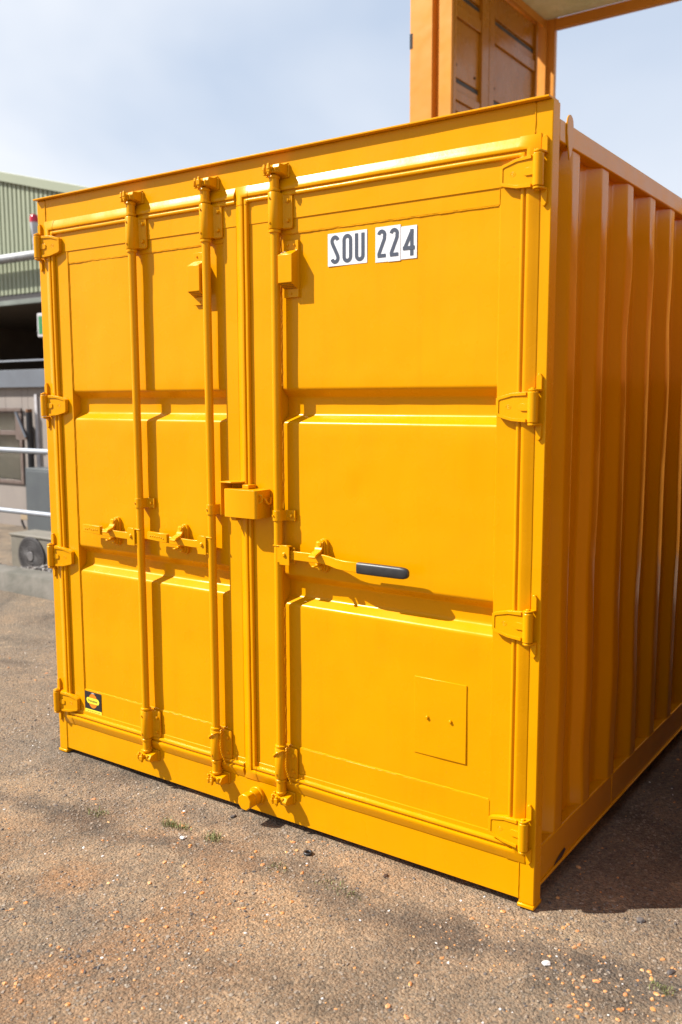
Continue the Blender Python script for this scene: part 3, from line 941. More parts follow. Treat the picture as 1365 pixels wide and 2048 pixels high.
# ---- ventilator cowls
def vent(x0, x1, parent):
    z0, z1 = 1.848, 2.030
    xm0, xm1 = x0 + 0.001, x1 - 0.001
    m = MB().box(x0, x1, -0.002, 0.009, z0, z1)
    v = part(m, 'vent_cowl', parent=parent, bevel=0.0012)
    m = MB()
    m.prism([(0.002, 2.002), (-0.036, 1.982), (-0.036, 1.893), (-0.0015, 1.874), (0.002, 1.874)], xm0, xm1, 'x')
    part(m, 'vent_body', parent=parent, bevel=0.0015)
    # perforated underside
    m = MB()
    for r_ in range(4):
        for c_ in range(8):
            t = (r_ + 0.6) / 4.4
            xx = xm0 + 0.006 + (xm1 - xm0 - 0.012) * (c_ + 0.25 * (r_ % 2)) / 7.3
            yy = -0.036 + 0.0345 * t; zz = 1.893 - 0.019 * t
            nrm = Vector((0, -0.48, -0.877))
            u = Vector((1, 0, 0)); w = Vector((0, 0.877, -0.48))
            c0 = Vector((xx, yy, zz)) + nrm * 0.0006
            m.add([c0 + u * 0.0022 * cos(k * pi / 3) + w * 0.0022 * sin(k * pi / 3) for k in range(6)], [tuple(range(6))])
    kind(part(m, 'vent_holes', 'steel_dark', parent=parent, bevel=0), 'stuff')
    for xx, zz in ((x0 + 0.018, 2.016), (x1 - 0.016, 2.016), ((x0 + x1) / 2, 1.860)):
        part(MB().bolt(xx, -0.002, zz, 0.0032, 0.004, 8), 'rivet', parent=parent, bevel=0)
vent(1.276, 1.336, dr_)
vent(0.866, 0.926, dl)

# ---- lock box over the door gap
m = MB()
poly = rrect(1.053, 1.203, -0.075, 0.10, 0.012, 4)      # plan outline, cut flat at the door
poly = [(x, min(y, 0.001)) for x, y in poly]
pl = []
for q in poly:
    if not pl or (abs(q[0] - pl[-1][0]) + abs(q[1] - pl[-1][1])) > 1e-5:
        pl.append(q)
m.prism(pl, 1.111, 1.208, 'z')
lb = part(m, 'lock_box', parent=dr_, bevel=0.005, segs=3)
m = MB()
m.tube([(1.202, -0.036, 1.180), (1.212, -0.036, 1.176), (1.216, -0.033, 1.166), (1.217, -0.026, 1.160), (1.216, -0.016, 1.160), (1.214, -0.010, 1.168), (1.214, -0.009, 1.182)], 0.0042, 8)
part(m, 'seal_hook', parent=dr_, bevel=0)
m = MB()
m.tube([(1.201, -0.060, 1.194), (1.212, -0.056, 1.192), (1.212, -0.053, 1.172), (1.201, -0.058, 1.164)], 0.0034, 8)
part(m, 'seal_hook', parent=dr_, bevel=0)
m = MB()
m.box(1.026, 1.030, -0.060, 0.002, 1.112, 1.231)
m.prism([(1.026, -0.060), (1.075, -0.058), (1.098, -0.030), (1.098, 0.002), (1.026, 0.002)], 1.2262, 1.2315, 'z')
part(m, 'lock_box_bracket', parent=dl, bevel=0.0015)
m = MB().box(1.060, 1.085, -0.045, -0.018, 1.095, 1.1105)
part(m, 'lock_box_tab', parent=dr_, bevel=0.0015)
m = MB()
m.box(1.112, 1.140, -0.040, 0.001, 1.2085, 1.222)
part(m, 'lock_box_tab', parent=dr_, bevel=0.0015)

# ---- threaded plug low on the sill
m = MB()
px_, pz_ = 1.127, 0.084
hexp = [(px_ + 0.031 * cos(k * pi / 4 + 0.3), pz_ + 0.031 * sin(k * pi / 4 + 0.3)) for k in range(8)]
m.prism(hexp, -0.076, -0.040)
m.prism([(px_ + 0.029 * cos(k * pi / 10), pz_ + 0.029 * sin(k * pi / 10)) for k in range(20)], -0.040, -0.012)
m.prism([(px_ + 0.034 * cos(k * pi / 10), pz_ + 0.034 * sin(k * pi / 10)) for k in range(20)], -0.012, 0.002)
part(m, 'threaded_plug', bevel=0.003)

# ---- small cover plate on the right door
FY = DY + 0.0045
m = MB().box(1.781, 1.965, FY - 0.0035, FY + 0.004, 0.397, 0.647)
part(m, 'cover_plate', parent=dr_, bevel=0.001)
part(MB().bolt(1.829, FY - 0.0035, 0.521, 0.0050, 0.006, 10), 'bolt', parent=dr_, bevel=0)
part(MB().bolt(1.911, FY - 0.0035, 0.523, 0.0050, 0.006, 10), 'bolt', parent=dr_, bevel=0)

# ---- number labels, drawn with even strokes
def stroke(pts, w, y, closed=False):
    P = [Vector((a, b)) for a, b in pts]
    n = len(P); vs = []; fs = []
    for i in range(n):
        if closed:
            d = P[(i + 1) % n] - P[i - 1]
            nrm = Vector((-d.y, d.x)).normalized(); s = 1
        else:
            d1 = (P[i] - P[i - 1]).normalized() if i else None
            d2 = (P[i + 1] - P[i]).normalized() if i < n - 1 else None
            if d1 is None: d1 = d2
            if d2 is None: d2 = d1
            nn = (Vector((-d1.y, d1.x)) + Vector((-d2.y, d2.x))).normalized()
            s = 1 / max(0.35, nn.dot(Vector((-d1.y, d1.x))))
            nrm = nn
        for q in (1, -1):
            p = P[i] + nrm * (w / 2 * s * q)
            vs.append((p.x, y, p.y))
    for i in range(n if closed else n - 1):
        j = (i + 1) % n
        fs.append((2 * i, 2 * i + 1, 2 * j + 1, 2 * j))
    return MB().add(vs, fs)
def label_plate(x0, x1, z0, z1, dy=0.0):
    m = MB().box(x0, x1, FY - 0.0022 - dy, FY + 0.0005, z0, z1)
    return part(m, 'number_label', 'vinyl', parent=dr_, bevel=0)
def glyph(pts, w, closed=False, dy=0.0):
    part(stroke(pts, w, FY - 0.0030 - dy, closed), 'lettering', 'ink', parent=dr_, bevel=0)
label_plate(1.450, 1.5995, 1.9355, 2.0365)
zb, zt = 1.948, 2.024
sw = 0.0120
def S_(x0, x1):
    r = (x1 - x0) / 2; cx = (x0 + x1) / 2
    up = arc(cx, zt - r, r, 12, 180, 10)
    lo = arc(cx, zb + r, r, 0, -168, 10)
    return up + [(x0 + 0.001, zt - r - 0.006), (x0 + 0.006, zt - r - 0.016), (x1 - 0.006, zb + r + 0.016), (x1 - 0.001, zb + r + 0.006)] + lo
glyph(S_(1.4665, 1.4895), sw)
glyph(arc(1.5255, zt - 0.0125, 0.0125, 0, 180, 10) + arc(1.5255, zb + 0.0125, 0.0125, 180, 360, 10), sw, True)
glyph([(1.5605, zt + 0.004)] + arc(1.5725, zb + 0.0125, 0.0120, 180, 360, 10) + [(1.5845, zt + 0.004)], sw)
def two(cx, w, dy):
    r = w / 2
    glyph(arc(cx, zt - r, r, 172, -20, 10) + [(cx + r * 0.9, zt - r - 0.012), (cx - r + 0.001, zb + 0.010), (cx - r + 0.0005, zb + 0.0045)], 0.0114, dy=dy)
    glyph([(cx - r - 0.004, zb + 0.0035), (cx + r + 0.004, zb + 0.0035)], 0.0105, dy=dy + 0.0002)
label_plate(1.6305, 1.6755, 1.9325, 2.0375)
two(1.6535, 0.0215, 0)
label_plate(1.6760, 1.7205, 1.9315, 2.0375, 0.0003)
two(1.6985, 0.0215, 0.0003)
label_plate(1.7225, 1.7775, 1.9345, 2.0305, 0)
glyph([(1.7605, 1.943), (1.7605, 2.020)], 0.0116)
glyph([(1.7615, 2.0165), (1.7350, 1.9655)], 0.0110, dy=0.0002)
glyph([(1.7295, 1.9660), (1.7705, 1.9660)], 0.0110, dy=0.0004)

# ---- maker sticker at the foot of the left door
def text_mesh(body, size, cx, cz, y, sx=1.0, rot=0.0):
    cu = bpy.data.curves.new('t', 'FONT'); cu.body = body; cu.size = size
    cu.align_x = 'CENTER'; cu.align_y = 'CENTER'
    o = bpy.data.objects.new('t', cu); col.objects.link(o)
    dg = bpy.context.evaluated_depsgraph_get()
    me = bpy.data.meshes.new_from_object(o.evaluated_get(dg))
    vs = [v.co.copy() for v in me.vertices]; fs = [tuple(p.vertices) for p in me.polygons]
    bpy.data.objects.remove(o); bpy.data.curves.remove(cu); bpy.data.meshes.remove(me)
    out = []
    for v in vs:
        a, b = v.x * sx, v.y
        a, b = a * cos(rot) - b * sin(rot), a * sin(rot) + b * cos(rot)
        out.append((cx + a, y, cz + b))
    return MB().add(out, fs)
SY = DY + 0.0012
m = MB().box(0.1765, 0.279, SY - 0.0020, SY + 0.0005, 0.2245, 0.3000)
st = part(m, 'sticker', 'st_black', parent=dl, bevel=0)
st['label'] = 'small black and yellow maker sticker'
part(MB().box(0.1765, 0.279, SY - 0.0020, SY + 0.0005, 0.1985, 0.2242), 'sticker_strip', 'st_yellow', parent=dl, bevel=0)
part(MB().add([(0.2275 + 0.027 * cos(k * pi / 16), SY - 0.0025, 0.2625 + 0.031 * sin(k * pi / 16)) for k in range(32)], [tuple(range(32))]), 'emblem_disc', 'st_orange', parent=dl, bevel=0)
e = [(-0.040, 0.004), (-0.037, 0.010), (-0.031, 0.013), (-0.016, 0.0125), (0.018, 0.0125), (0.031, 0.0125), (0.037, 0.008), (0.040, 0.000), (0.037, -0.009), (0.031, -0.0125), (0.016, -0.0125), (-0.018, -0.0125), (-0.031, -0.0115), (-0.037, -0.006)]
part(MB().add([(0.2275 + a, SY - 0.0030, 0.2625 + b) for a, b in e], [tuple(range(len(e)))]), 'emblem_band', 'st_yellow', parent=dl, bevel=0)
part(text_mesh('Pentalver', 0.0165, 0.2275, 0.2625, SY - 0.0036, 0.95), 'lettering', 'st_black', parent=dl, bevel=0)
part(MB().add([(0.218, SY - 0.0024, 0.2945), (0.238, SY - 0.0024, 0.2945), (0.238, SY - 0.0024, 0.2968), (0.218, SY - 0.0024, 0.2968)], [(0, 1, 2, 3)]), 'lettering', 'vinyl', parent=dl, bevel=0)
m = MB(); r_ = random.Random(3)
for row, zz in ((0, 0.2160), (1, 0.2095)):
    x = 0.184
    while x < 0.270:
        w_ = r_.uniform(0.005, 0.013)
        m.add([(x, SY - 0.0024, zz), (x + w_, SY - 0.0024, zz), (x + w_, SY - 0.0024, zz + 0.0022), (x, SY - 0.0024, zz + 0.0022)], [(0, 1, 2, 3)])
        x += w_ + 0.0025
kind(part(m, 'lettering', 'st_black', parent=dl, bevel=0), 'stuff')

# ------------------------------------------------------------------ raised open-sided container behind
def on(root, mb, name, mat, parent=None, bevel=0.0, smooth=35):
    return shift(mb, root).build(name, mat, parent or root, bevel, smooth)
UX0, UX1, UY0, UY1 = -2.0, 4.1, 6.27, 8.71
LZ = 3.05          # top of the container it stands on
low = thing('shipping_container', 'orange container carrying the raised open-sided container', 'container', (1.0, 7.5, 0))
m = MB()
prof = []
x = UX0 + 0.16
while x < UX1 - 0.30:
    prof += [(x, UY0 + 0.01), (x + 0.07, UY0 + 0.01), (x + 0.14, UY0 + 0.046), (x + 0.21, UY0 + 0.046)]
    x += 0.278
vs = [(a, b, 0.15) for a, b in prof] + [(a, b, LZ - 0.1) for a, b in prof]
n = len(prof)
m.add(vs, [(i, i + 1, i + 1 + n, i + n) for i in range(n - 1)])
on(low, m, 'side_wall', 'paint_old')
m = MB().add([(a, UY0 + UY1 - b, z) for a, b, z in vs], [(i, i + 1, i + 1 + n, i + n) for i in range(n - 1)])
on(low, m, 'side_wall', 'paint_old')
for xx in (UX0, UX1 - 0.16):
    for yy in (UY0, UY1 - 0.16):
        on(low, MB().box(xx, xx + 0.16, yy, yy + 0.16, 0, LZ), 'corner_post', 'paint_old', bevel=0.006)
for yy in (UY0 + 0.002, UY1 - 0.062):
    on(low, MB().box(UX0 + 0.161, UX1 - 0.161, yy, yy + 0.06, LZ - 0.12, LZ - 0.004), 'top_rail', 'paint_old')
    on(low, MB().box(UX0 + 0.161, UX1 - 0.161, yy, yy + 0.06, 0.02, 0.16), 'bottom_rail', 'paint_old')
for xx in (UX0 + 0.03, UX1 - 0.07):
    on(low, MB().box(xx, xx + 0.04, UY0 + 0.161, UY1 - 0.161, 0.05, LZ - 0.01), 'end_wall', 'paint_old')
on(low, MB().box(UX0 + 0.05, UX1 - 0.05, UY0 + 0.07, UY1 - 0.07, LZ - 0.06, LZ - 0.03), 'roof_plate', 'paint_old')

upc = thing('open_sided_container', 'orange container frame with open long sides raised high behind', 'container', (1.0, 7.5, LZ + 0.002))
ZU0, ZU1 = LZ + 0.002, 6.16
# near left post: broad face, dark channel, bright inner flange
m = MB().box(UX0, -1.735, UY0, UY0 + 0.012, ZU0, ZU1)
m.box(UX0, UX0 + 0.012, UY0 + 0.012, UY0 + 0.18, ZU0, ZU1)
m.box(-1.747, -1.735, UY0 + 0.012, UY0 + 0.11, ZU0, ZU1)
m.box(-1.735, -1.64, UY0 + 0.098, UY0 + 0.11, ZU0, ZU1)
m.box(-1.652, -1.64, UY0 + 0.012, UY0 + 0.098, ZU0, ZU1)
m.box(-1.652, -1.505, UY0 - 0.004, UY0 + 0.012, ZU0, ZU1)
m.box(-1.517, -1.505, UY0 + 0.012, UY0 + 0.10, ZU0, ZU1)
on(upc, m, 'corner_post', 'paint_old', bevel=0.004)
on(upc, MB().box(UX0 - 0.003, UX0 + 0.03, UY0 - 0.003, UY0 + 0.02, 5.16, 5.31), 'lug_slot', 'steel_dark')
m = MB().box(UX0, -1.60, UY1 - 0.012, UY1, ZU0, ZU1).box(-1.60, -1.535, UY1 - 0.06, UY1, ZU0, ZU1).box(-1.535, -1.47, UY1 - 0.11, UY1 - 0.03, ZU0, ZU1).box(-1.47, -1.375, UY1 - 0.07, UY1, ZU0, ZU1)
on(upc, m, 'corner_post', 'paint_old', bevel=0.004)
for yy in (UY0, UY1 - 0.18):
    on(upc, MB().box(UX1 - 0.18, UX1, yy, yy + 0.18, ZU0, ZU1), 'corner_post', 'paint_old', bevel=0.004)
for yy in (UY0 + 0.001, UY1 - 0.081):
    on(upc, MB().box(-1.37, UX1 - 0.181, yy, yy + 0.08, 5.955, 6.075), 'top_rail', 'paint_old', bevel=0.004)
    on(upc, MB().box(-1.37, UX1 - 0.181, yy, yy + 0.08, ZU0, ZU0 + 0.16), 'bottom_rail', 'paint_old', bevel=0.004)
on(upc, MB().box(UX0 + 0.02, UX1 - 0.02, UY0 + 0.02, UY1 - 0.02, 6.14, 6.165), 'roof_plate', 'paint_old')
on(upc, MB().box(-1.49, UX1 - 0.19, UY0 + 0.082, UY1 - 0.082, 6.076, 6.138), 'roof_lining', 'insul')
on(upc, MB().box(-1.60, UX1 - 0.19, UY0 + 0.085, UY1 - 0.085, ZU0 + 0.10, ZU0 + 0.14), 'floor_plate', 'ply')
on(upc, MB().box(-1.53, -1.485, UY0 + 0.115, UY1 - 0.115, 5.99, 6.075), 'end_header', 'paint_old', bevel=0.004)
# the two end doors seen from inside: lining panels, ribs, dark seals, stiles
for y0, y1, lab in ((UY0 + 0.03, 7.114, 'n'), (7.124, 8.43, 'f')):
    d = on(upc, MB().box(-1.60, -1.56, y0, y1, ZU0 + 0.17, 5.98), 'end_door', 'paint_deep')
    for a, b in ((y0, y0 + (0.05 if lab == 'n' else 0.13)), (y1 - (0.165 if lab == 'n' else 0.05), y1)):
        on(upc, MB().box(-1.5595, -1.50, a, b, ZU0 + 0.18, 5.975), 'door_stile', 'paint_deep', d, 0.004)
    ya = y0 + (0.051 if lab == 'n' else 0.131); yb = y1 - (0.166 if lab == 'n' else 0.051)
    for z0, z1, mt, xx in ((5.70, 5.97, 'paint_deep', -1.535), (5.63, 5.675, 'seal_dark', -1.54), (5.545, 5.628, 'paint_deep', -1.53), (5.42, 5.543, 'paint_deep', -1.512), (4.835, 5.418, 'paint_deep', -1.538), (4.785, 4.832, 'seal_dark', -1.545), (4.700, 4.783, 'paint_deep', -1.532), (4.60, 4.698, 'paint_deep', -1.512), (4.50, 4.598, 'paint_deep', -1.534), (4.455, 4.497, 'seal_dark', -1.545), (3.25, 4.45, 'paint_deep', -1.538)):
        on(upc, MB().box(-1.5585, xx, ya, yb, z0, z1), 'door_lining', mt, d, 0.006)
    for yy, zz in ((ya + 0.07, 4.955), (yb - 0.10, 4.935)):
        on(upc, MB().bolt(-1.538, yy, zz, 0.012, 0.012, 8, 'x'), 'bolt', 'rust', d)

# ------------------------------------------------------------------ second orange container across the narrow gap on the right, mirrored in the glossy side wall
dk = thing('shipping_container', 'plain reddish orange container standing across the narrow gap right of the labelled one', 'container', (4.0, 2.0, 0))
NX0, NX1, NY0, NY1, NZ = 2.74, 4.94, -0.10, 2.90, 2.3
for xw, sg_ in ((NX0 + 0.01, 1), (NX1 - 0.01, -1)):
    prof = []
    y = NY0 + 0.16
    while y < NY1 - 0.30:
        prof += [(xw, y), (xw, y + 0.07), (xw + sg_ * 0.036, y + 0.14), (xw + sg_ * 0.036, y + 0.21)]
        y += 0.278
    n = len(prof)
    on(dk, MB().add([(a, b, 0.15) for a, b in prof] + [(a, b, NZ - 0.1) for a, b in prof], [(i, i + 1, i + 1 + n, i + n) for i in range(n - 1)]), 'side_wall', 'paint_red')
for xx in (NX0, NX1 - 0.16):
    for yy in (NY0, NY1 - 0.16):
        on(dk, MB().box(xx, xx + 0.16, yy, yy + 0.16, 0, NZ), 'corner_post', 'paint_red', bevel=0.006)
for xx in (NX0 + 0.002, NX1 - 0.062):
    on(dk, MB().box(xx, xx + 0.06, NY0 + 0.161, NY1 - 0.161, NZ - 0.12, NZ - 0.004), 'top_rail', 'paint_red', bevel=0.004)
    on(dk, MB().box(xx, xx + 0.06, NY0 + 0.161, NY1 - 0.161, 0.02, 0.16), 'bottom_rail', 'paint_red', bevel=0.004)
for yy in (NY0 + 0.03, NY1 - 0.07):
    on(dk, MB().box(NX0 + 0.161, NX1 - 0.161, yy, yy + 0.04, 0.05, NZ - 0.01), 'end_wall', 'paint_red')
on(dk, MB().box(NX0 + 0.07, NX1 - 0.07, NY0 + 0.075, NY1 - 0.075, NZ - 0.06, NZ - 0.03), 'roof_plate', 'paint_red')

# ------------------------------------------------------------------ low concrete wall, railing, gravel behind it
kb = MB()
nk = 60
vs = []
for i in range(nk + 1):
    x = -9.0 + (8.2) * i / nk
    w = 0.008 * noise.noise(Vector((x * 2, 0, 5)))
    vs += [(x, 1.88 + w, -0.05), (x, 1.90 + w, 0.140 + w * 0.5), (x, 1.915 + w, 0.152 + w), (x, 2.07, 0.156 + w), (x, 2.08, -0.3)]
fs = []
for i in range(nk):
    for k in range(4):
        fs.append((i * 5 + k, i * 5 + 5 + k, i * 5 + 6 + k, i * 5 + 1 + k))
fs += [(0, 1, 2, 3, 4), tuple(nk * 5 + k for k in (4, 3, 2, 1, 0))]
wall = kb.add(vs, fs).build('low_wall', 'concrete', smooth=50)
tag(wall, 'low weathered concrete edging wall below the galvanised railing', 'wall')

rail = thing('handrail', 'pale galvanised two-bar railing left of the yellow container', 'railing', (-4, 2.22, -0.2))
for z in (1.098, 0.585):
    on(rail, MB().tube([(-9.2, 2.22, z), (-0.75, 2.22, z)], 0.0225 if z > 1 else 0.021, 14), 'rail_bar', 'galv')
for x in (-8.9, -6.0, -2.86, -0.78):
    on(rail, MB().tube([(x, 2.22, -0.45), (x, 2.22, 1.115)], 0.0245, 12), 'post', 'galv')
    for z in (1.098, 0.585):
        on(rail, MB().tube([(x - 0.045, 2.22, z), (x + 0.045, 2.22, z)], 0.033, 12), 'fitting', 'galv')

def stone(mb, c, r, rr, flat=0.55):
    # a rough flattened pebble, 20 triangles
    t = (1 + sqrt(5)) / 2
    base = [(-1, t, 0), (1, t, 0), (-1, -t, 0), (1, -t, 0), (0, -1, t), (0, 1, t), (0, -1, -t), (0, 1, -t), (t, 0, -1), (t, 0, 1), (-t, 0, -1), (-t, 0, 1)]
    F = [(0, 11, 5), (0, 5, 1), (0, 1, 7), (0, 7, 10), (0, 10, 11), (1, 5, 9), (5, 11, 4), (11, 10, 2), (10, 7, 6), (7, 1, 8), (3, 9, 4), (3, 4, 2), (3, 2, 6), (3, 6, 8), (3, 8, 9), (4, 9, 5), (2, 4, 11), (6, 2, 10), (8, 6, 7), (9, 8, 1)]
    a = rr.uniform(0, 6.28); sx = rr.uniform(0.75, 1.35); sy = rr.uniform(0.65, 1.0)
    vs = []
    for v in base:
        k = rr.uniform(0.75, 1.15) / 1.9
        x, y, z = v[0] * k * sx, v[1] * k * sy, v[2] * k * flat
        x, y = x * cos(a) - y * sin(a), x * sin(a) + y * cos(a)
        vs.append((c[0] + x * r, c[1] + y * r, c[2] + z * r))
    mb.add(vs, F)
r_ = random.Random(5)
m = MB()
for i in range(2600):
    x = r_.uniform(-5.2, -1.3); y = r_.uniform(2.08, 3.1)
    s = min(1.0, max(0.0, (x + 3.75) / 1.2))
    h = -0.01 + 0.27 * s - abs(y - 2.45) * 0.30 + 0.04 * noise.noise(Vector((x * 2, y * 2, 0)))
    stone(m, (x, y, h + r_.uniform(-0.03, 0.02)), r_.uniform(0.020, 0.042), r_, 0.75)
gb = m.build('gravel_bank', 'peb_gravel', smooth=20, fix=False)
kind(gb, 'stuff'); tag(gb, 'grey stones heaped behind the low concrete wall', 'gravel')
m = MB()
vs = []
for i in range(31):
    x = -5.3 + i * 0.14
    for j in range(9):
        y = 2.081 + j * 0.14
        s = min(1.0, max(0.0, (x + 3.75) / 1.2))
        h = -0.01 + 0.27 * s - abs(y - 2.45) * 0.30
        vs.append((x, y, h - 0.02))
m.add(vs, [(i * 9 + j, i * 9 + 9 + j, i * 9 + 10 + j, i * 9 + 1 + j) for i in range(30) for j in range(8)])
bank = kind(m.build('earth_bank', 'gravel_a', smooth=180, fix=False), 'structure')

# ------------------------------------------------------------------ air conditioner
ac = thing('air_conditioner', 'beige outdoor air conditioner unit with round dark fan behind the low wall', 'air conditioner', (-5.6, 4.1, -0.62))
A0, A1, AY, AZ0, AZ1 = -6.06, -5.05, 4.0, -0.60, -0.045
m = MB().box(A0, A1, AY, AY + 0.34, AZ0 + 0.05, AZ1 - 0.02)
on(ac, m, 'casing', 'ac_body', bevel=0.012)
on(ac, MB().box(A0 - 0.012, A1 + 0.012, AY - 0.012, AY + 0.35, AZ1 - 0.0195, AZ1 + 0.008), 'casing_lid', 'ac_body', bevel=0.006)
fcx, fcz = -5.66, -0.275
fan = on(ac, MB().prism([(fcx + 0.235 * cos(k * pi / 24), fcz + 0.225 * sin(k * pi / 24)) for k in range(48)], AY - 0.012, AY - 0.0005), 'fan_opening', 'ac_dark')
m = MB()
for rr_ in (0.09, 0.12, 0.15, 0.18, 0.21, 0.232):
    m.tube([(fcx + rr_ * cos(k * pi / 20), AY - 0.022, fcz + rr_ * 0.96 * sin(k * pi / 20)) for k in range(41)], 0.004, 6, False)
for k in range(36):
    a = 2 * pi * k / 36
    m.tube([(fcx + 0.06 * cos(a), AY - 0.024, fcz + 0.06 * sin(a)), (fcx + 0.235 * cos(a), AY - 0.018, fcz + 0.226 * sin(a))], 0.003, 5)
on(ac, m, 'fan_guard', 'ac_hub', fan)
on(ac, MB().prism([(fcx + 0.055 * cos(k * pi / 16), fcz + 0.055 * sin(k * pi / 16)) for k in range(32)], AY - 0.034, AY - 0.02), 'fan_hub', 'ac_hub', fan, 0.004)
on(ac, MB().box(-5.34, -5.16, AY - 0.004, AY - 0.0005, -0.155, -0.10), 'rating_label', 'white_trim')
for k in range(6):
    on(ac, MB().box(A0 - 0.006, A0 - 0.0005, AY + 0.04, AY + 0.30, AZ0 + 0.09 + k * 0.07, AZ0 + 0.135 + k * 0.07), 'side_slot', 'ac_dark')
for x in (A0 + 0.12, A1 - 0.18):
    on(ac, MB().box(x, x + 0.06, AY, AY + 0.34, AZ0 - 0.02, AZ0 + 0.0495), 'foot', 'ac_body')

# ------------------------------------------------------------------ cabin behind the railing
CY = 7.0
cabin = thing('cabin', 'flat-roofed greige panelled cabin with brown window behind the railing', 'building', (-10.5, CY, -0.62))
m = MB()
# front wall made of panels, butted with narrow joints, leaving the window opening
WX0, WX1, WZ0, WZ1 = -12.4, -9.90, 0.10, 1.35
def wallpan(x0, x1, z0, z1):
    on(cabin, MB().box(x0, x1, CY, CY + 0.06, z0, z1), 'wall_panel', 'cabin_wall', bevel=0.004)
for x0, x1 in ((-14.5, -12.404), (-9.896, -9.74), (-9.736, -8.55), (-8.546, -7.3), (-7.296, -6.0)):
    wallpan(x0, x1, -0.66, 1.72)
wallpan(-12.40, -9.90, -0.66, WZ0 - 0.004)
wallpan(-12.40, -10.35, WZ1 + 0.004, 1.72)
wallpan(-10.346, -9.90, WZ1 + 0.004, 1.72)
on(cabin, MB().box(-14.5, -6.0, CY + 0.062, CY + 2.5, 1.60, 1.70), 'ceiling', 'interior')
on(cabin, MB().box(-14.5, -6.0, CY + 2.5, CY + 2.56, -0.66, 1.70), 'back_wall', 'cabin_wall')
for x in (-14.5, -6.06):
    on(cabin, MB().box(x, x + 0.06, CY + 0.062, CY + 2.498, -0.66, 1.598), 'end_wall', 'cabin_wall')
m = MB()
m.add([(-14.6, CY - 0.10, 1.78), (-5.9, CY - 0.10, 1.45), (-5.9, CY - 0.10, 1.72), (-14.6, CY - 0.10, 2.30), (-14.6, CY - 0.06, 1.78), (-5.9, CY - 0.06, 1.45), (-5.9, CY - 0.06, 1.72), (-14.6, CY - 0.06, 2.30)], [(0, 1, 2, 3), (7, 6, 5, 4), (0, 4, 5, 1), (1, 5, 6, 2), (2, 6, 7, 3), (3, 7, 4, 0)])
m2 = MB().box(-14.6, -5.9, CY - 0.10, CY - 0.06, 1.715, 2.0)
on(cabin, m2, 'roof_fascia', 'fascia', bevel=0.004)
on(cabin, MB().box(-14.6, -5.9, CY - 0.0595, CY + 2.6, 1.74, 1.80), 'roof', 'fascia')
win = on(cabin, MB().box(WX0 + 0.002, WX0 + 0.07, CY - 0.03, CY + 0.05, WZ0, WZ1).box(WX1 - 0.075, WX1 - 0.002, CY - 0.03, CY + 0.05, WZ0, WZ1).box(WX0 + 0.0705, WX1 - 0.0755, CY - 0.03, CY + 0.05, WZ1 - 0.06, WZ1).box(WX0 + 0.0705, WX1 - 0.0755, CY - 0.03, CY + 0.05, WZ0, WZ0 + 0.06).box(WX0 + 0.0705, WX1 - 0.0755, CY - 0.024, CY + 0.05, 0.92, 1.0).box(-11.2, -11.14, CY - 0.02, CY + 0.05, WZ0 + 0.061, 0.919), 'window', 'brown_frame', bevel=0.004)
on(cabin, MB().box(WX0 + 0.071, WX1 - 0.076, CY + 0.016, CY + 0.022, WZ0 + 0.061, 0.919), 'pane', 'glass', win)
on(cabin, MB().box(WX0 + 0.071, WX1 - 0.076, CY + 0.016, CY + 0.022, 1.001, WZ1 - 0.061), 'pane', 'glass', win)
for k in range(46):
    xx = WX0 + 0.08 + k * 0.050
    on(cabin, MB().box(xx, xx + 0.042, CY + 0.09, CY + 0.096, WZ0 + 0.02, WZ1 - 0.03), 'blind_slat', 'blind', win)
on(cabin, MB().box(WX0, WX1 + 0.02, CY - 0.05, CY - 0.0305, WZ1 - 0.03, WZ1 + 0.03), 'window_head', 'brown_frame', win, 0.004)
# bracket plate hanging beside the window
on(cabin, MB().prism([(-9.88, 1.30), (-9.86, 1.30), (-9.60, 0.92), (-9.60, 0.86), (-9.88, 0.86)], CY - 0.16, CY - 0.12), 'shade_cheek', 'brown_frame', win)
on(cabin, MB().tube([(-9.84, CY - 0.17, 1.31), (-9.60, CY - 0.17, 0.90)], 0.022, 10), 'stay_bar', 'fascia', win)
on(cabin, MB().box(-9.53, -9.47, CY - 0.03, CY - 0.001, -0.66, 1.60), 'cover_strip', 'white_trim')
pipe = thing('drainpipe', 'black drainpipe with rusty cap on the cabin wall beside the window', 'pipe', (-9.6, CY - 0.09, -0.62))
on(pipe, MB().tube([(-9.60, CY - 0.09, -0.64), (-9.60, CY - 0.09, 1.31)], 0.052, 14), 'tube', 'blackpipe')
on(pipe, MB().tube([(-9.60, CY - 0.09, 1.311), (-9.60, CY - 0.09, 1.36)], [0.056, 0.05], 14), 'cap', simple('rusty_cap', (0.22, 0.09, 0.03), 0.8))
jb = thing('cable_box', 'small cream cable box on the drainpipe above the air conditioner', 'box', (-9.66, CY - 0.2, -0.52))
on(jb, MB().box(-9.74, -9.56, CY - 0.24, CY - 0.15, -0.46, -0.30), 'housing', simple('cream_plastic', (0.48, 0.36, 0.22), 0.6), bevel=0.006)
on(jb, MB().tube([(-9.76, CY - 0.19, -0.33), (-9.78, CY - 0.19, -0.5), (-9.70, CY - 0.19, -0.63)], 0.018, 8), 'cable', 'blackpipe')
cb = thing('electrical_cabinet', 'grey metal cabinet against the cabin wall beside the drainpipe', 'cabinet', (-9.0, CY - 0.2, -0.62))
on(cb, MB().box(-9.40, -8.60, CY - 0.36, CY - 0.035, -0.64, 0.42), 'housing', 'cabinet', bevel=0.008)
on(cb, MB().box(-9.36, -8.64, CY - 0.372, CY - 0.361, -0.58, 0.38), 'door', 'cabinet', bevel=0.004)

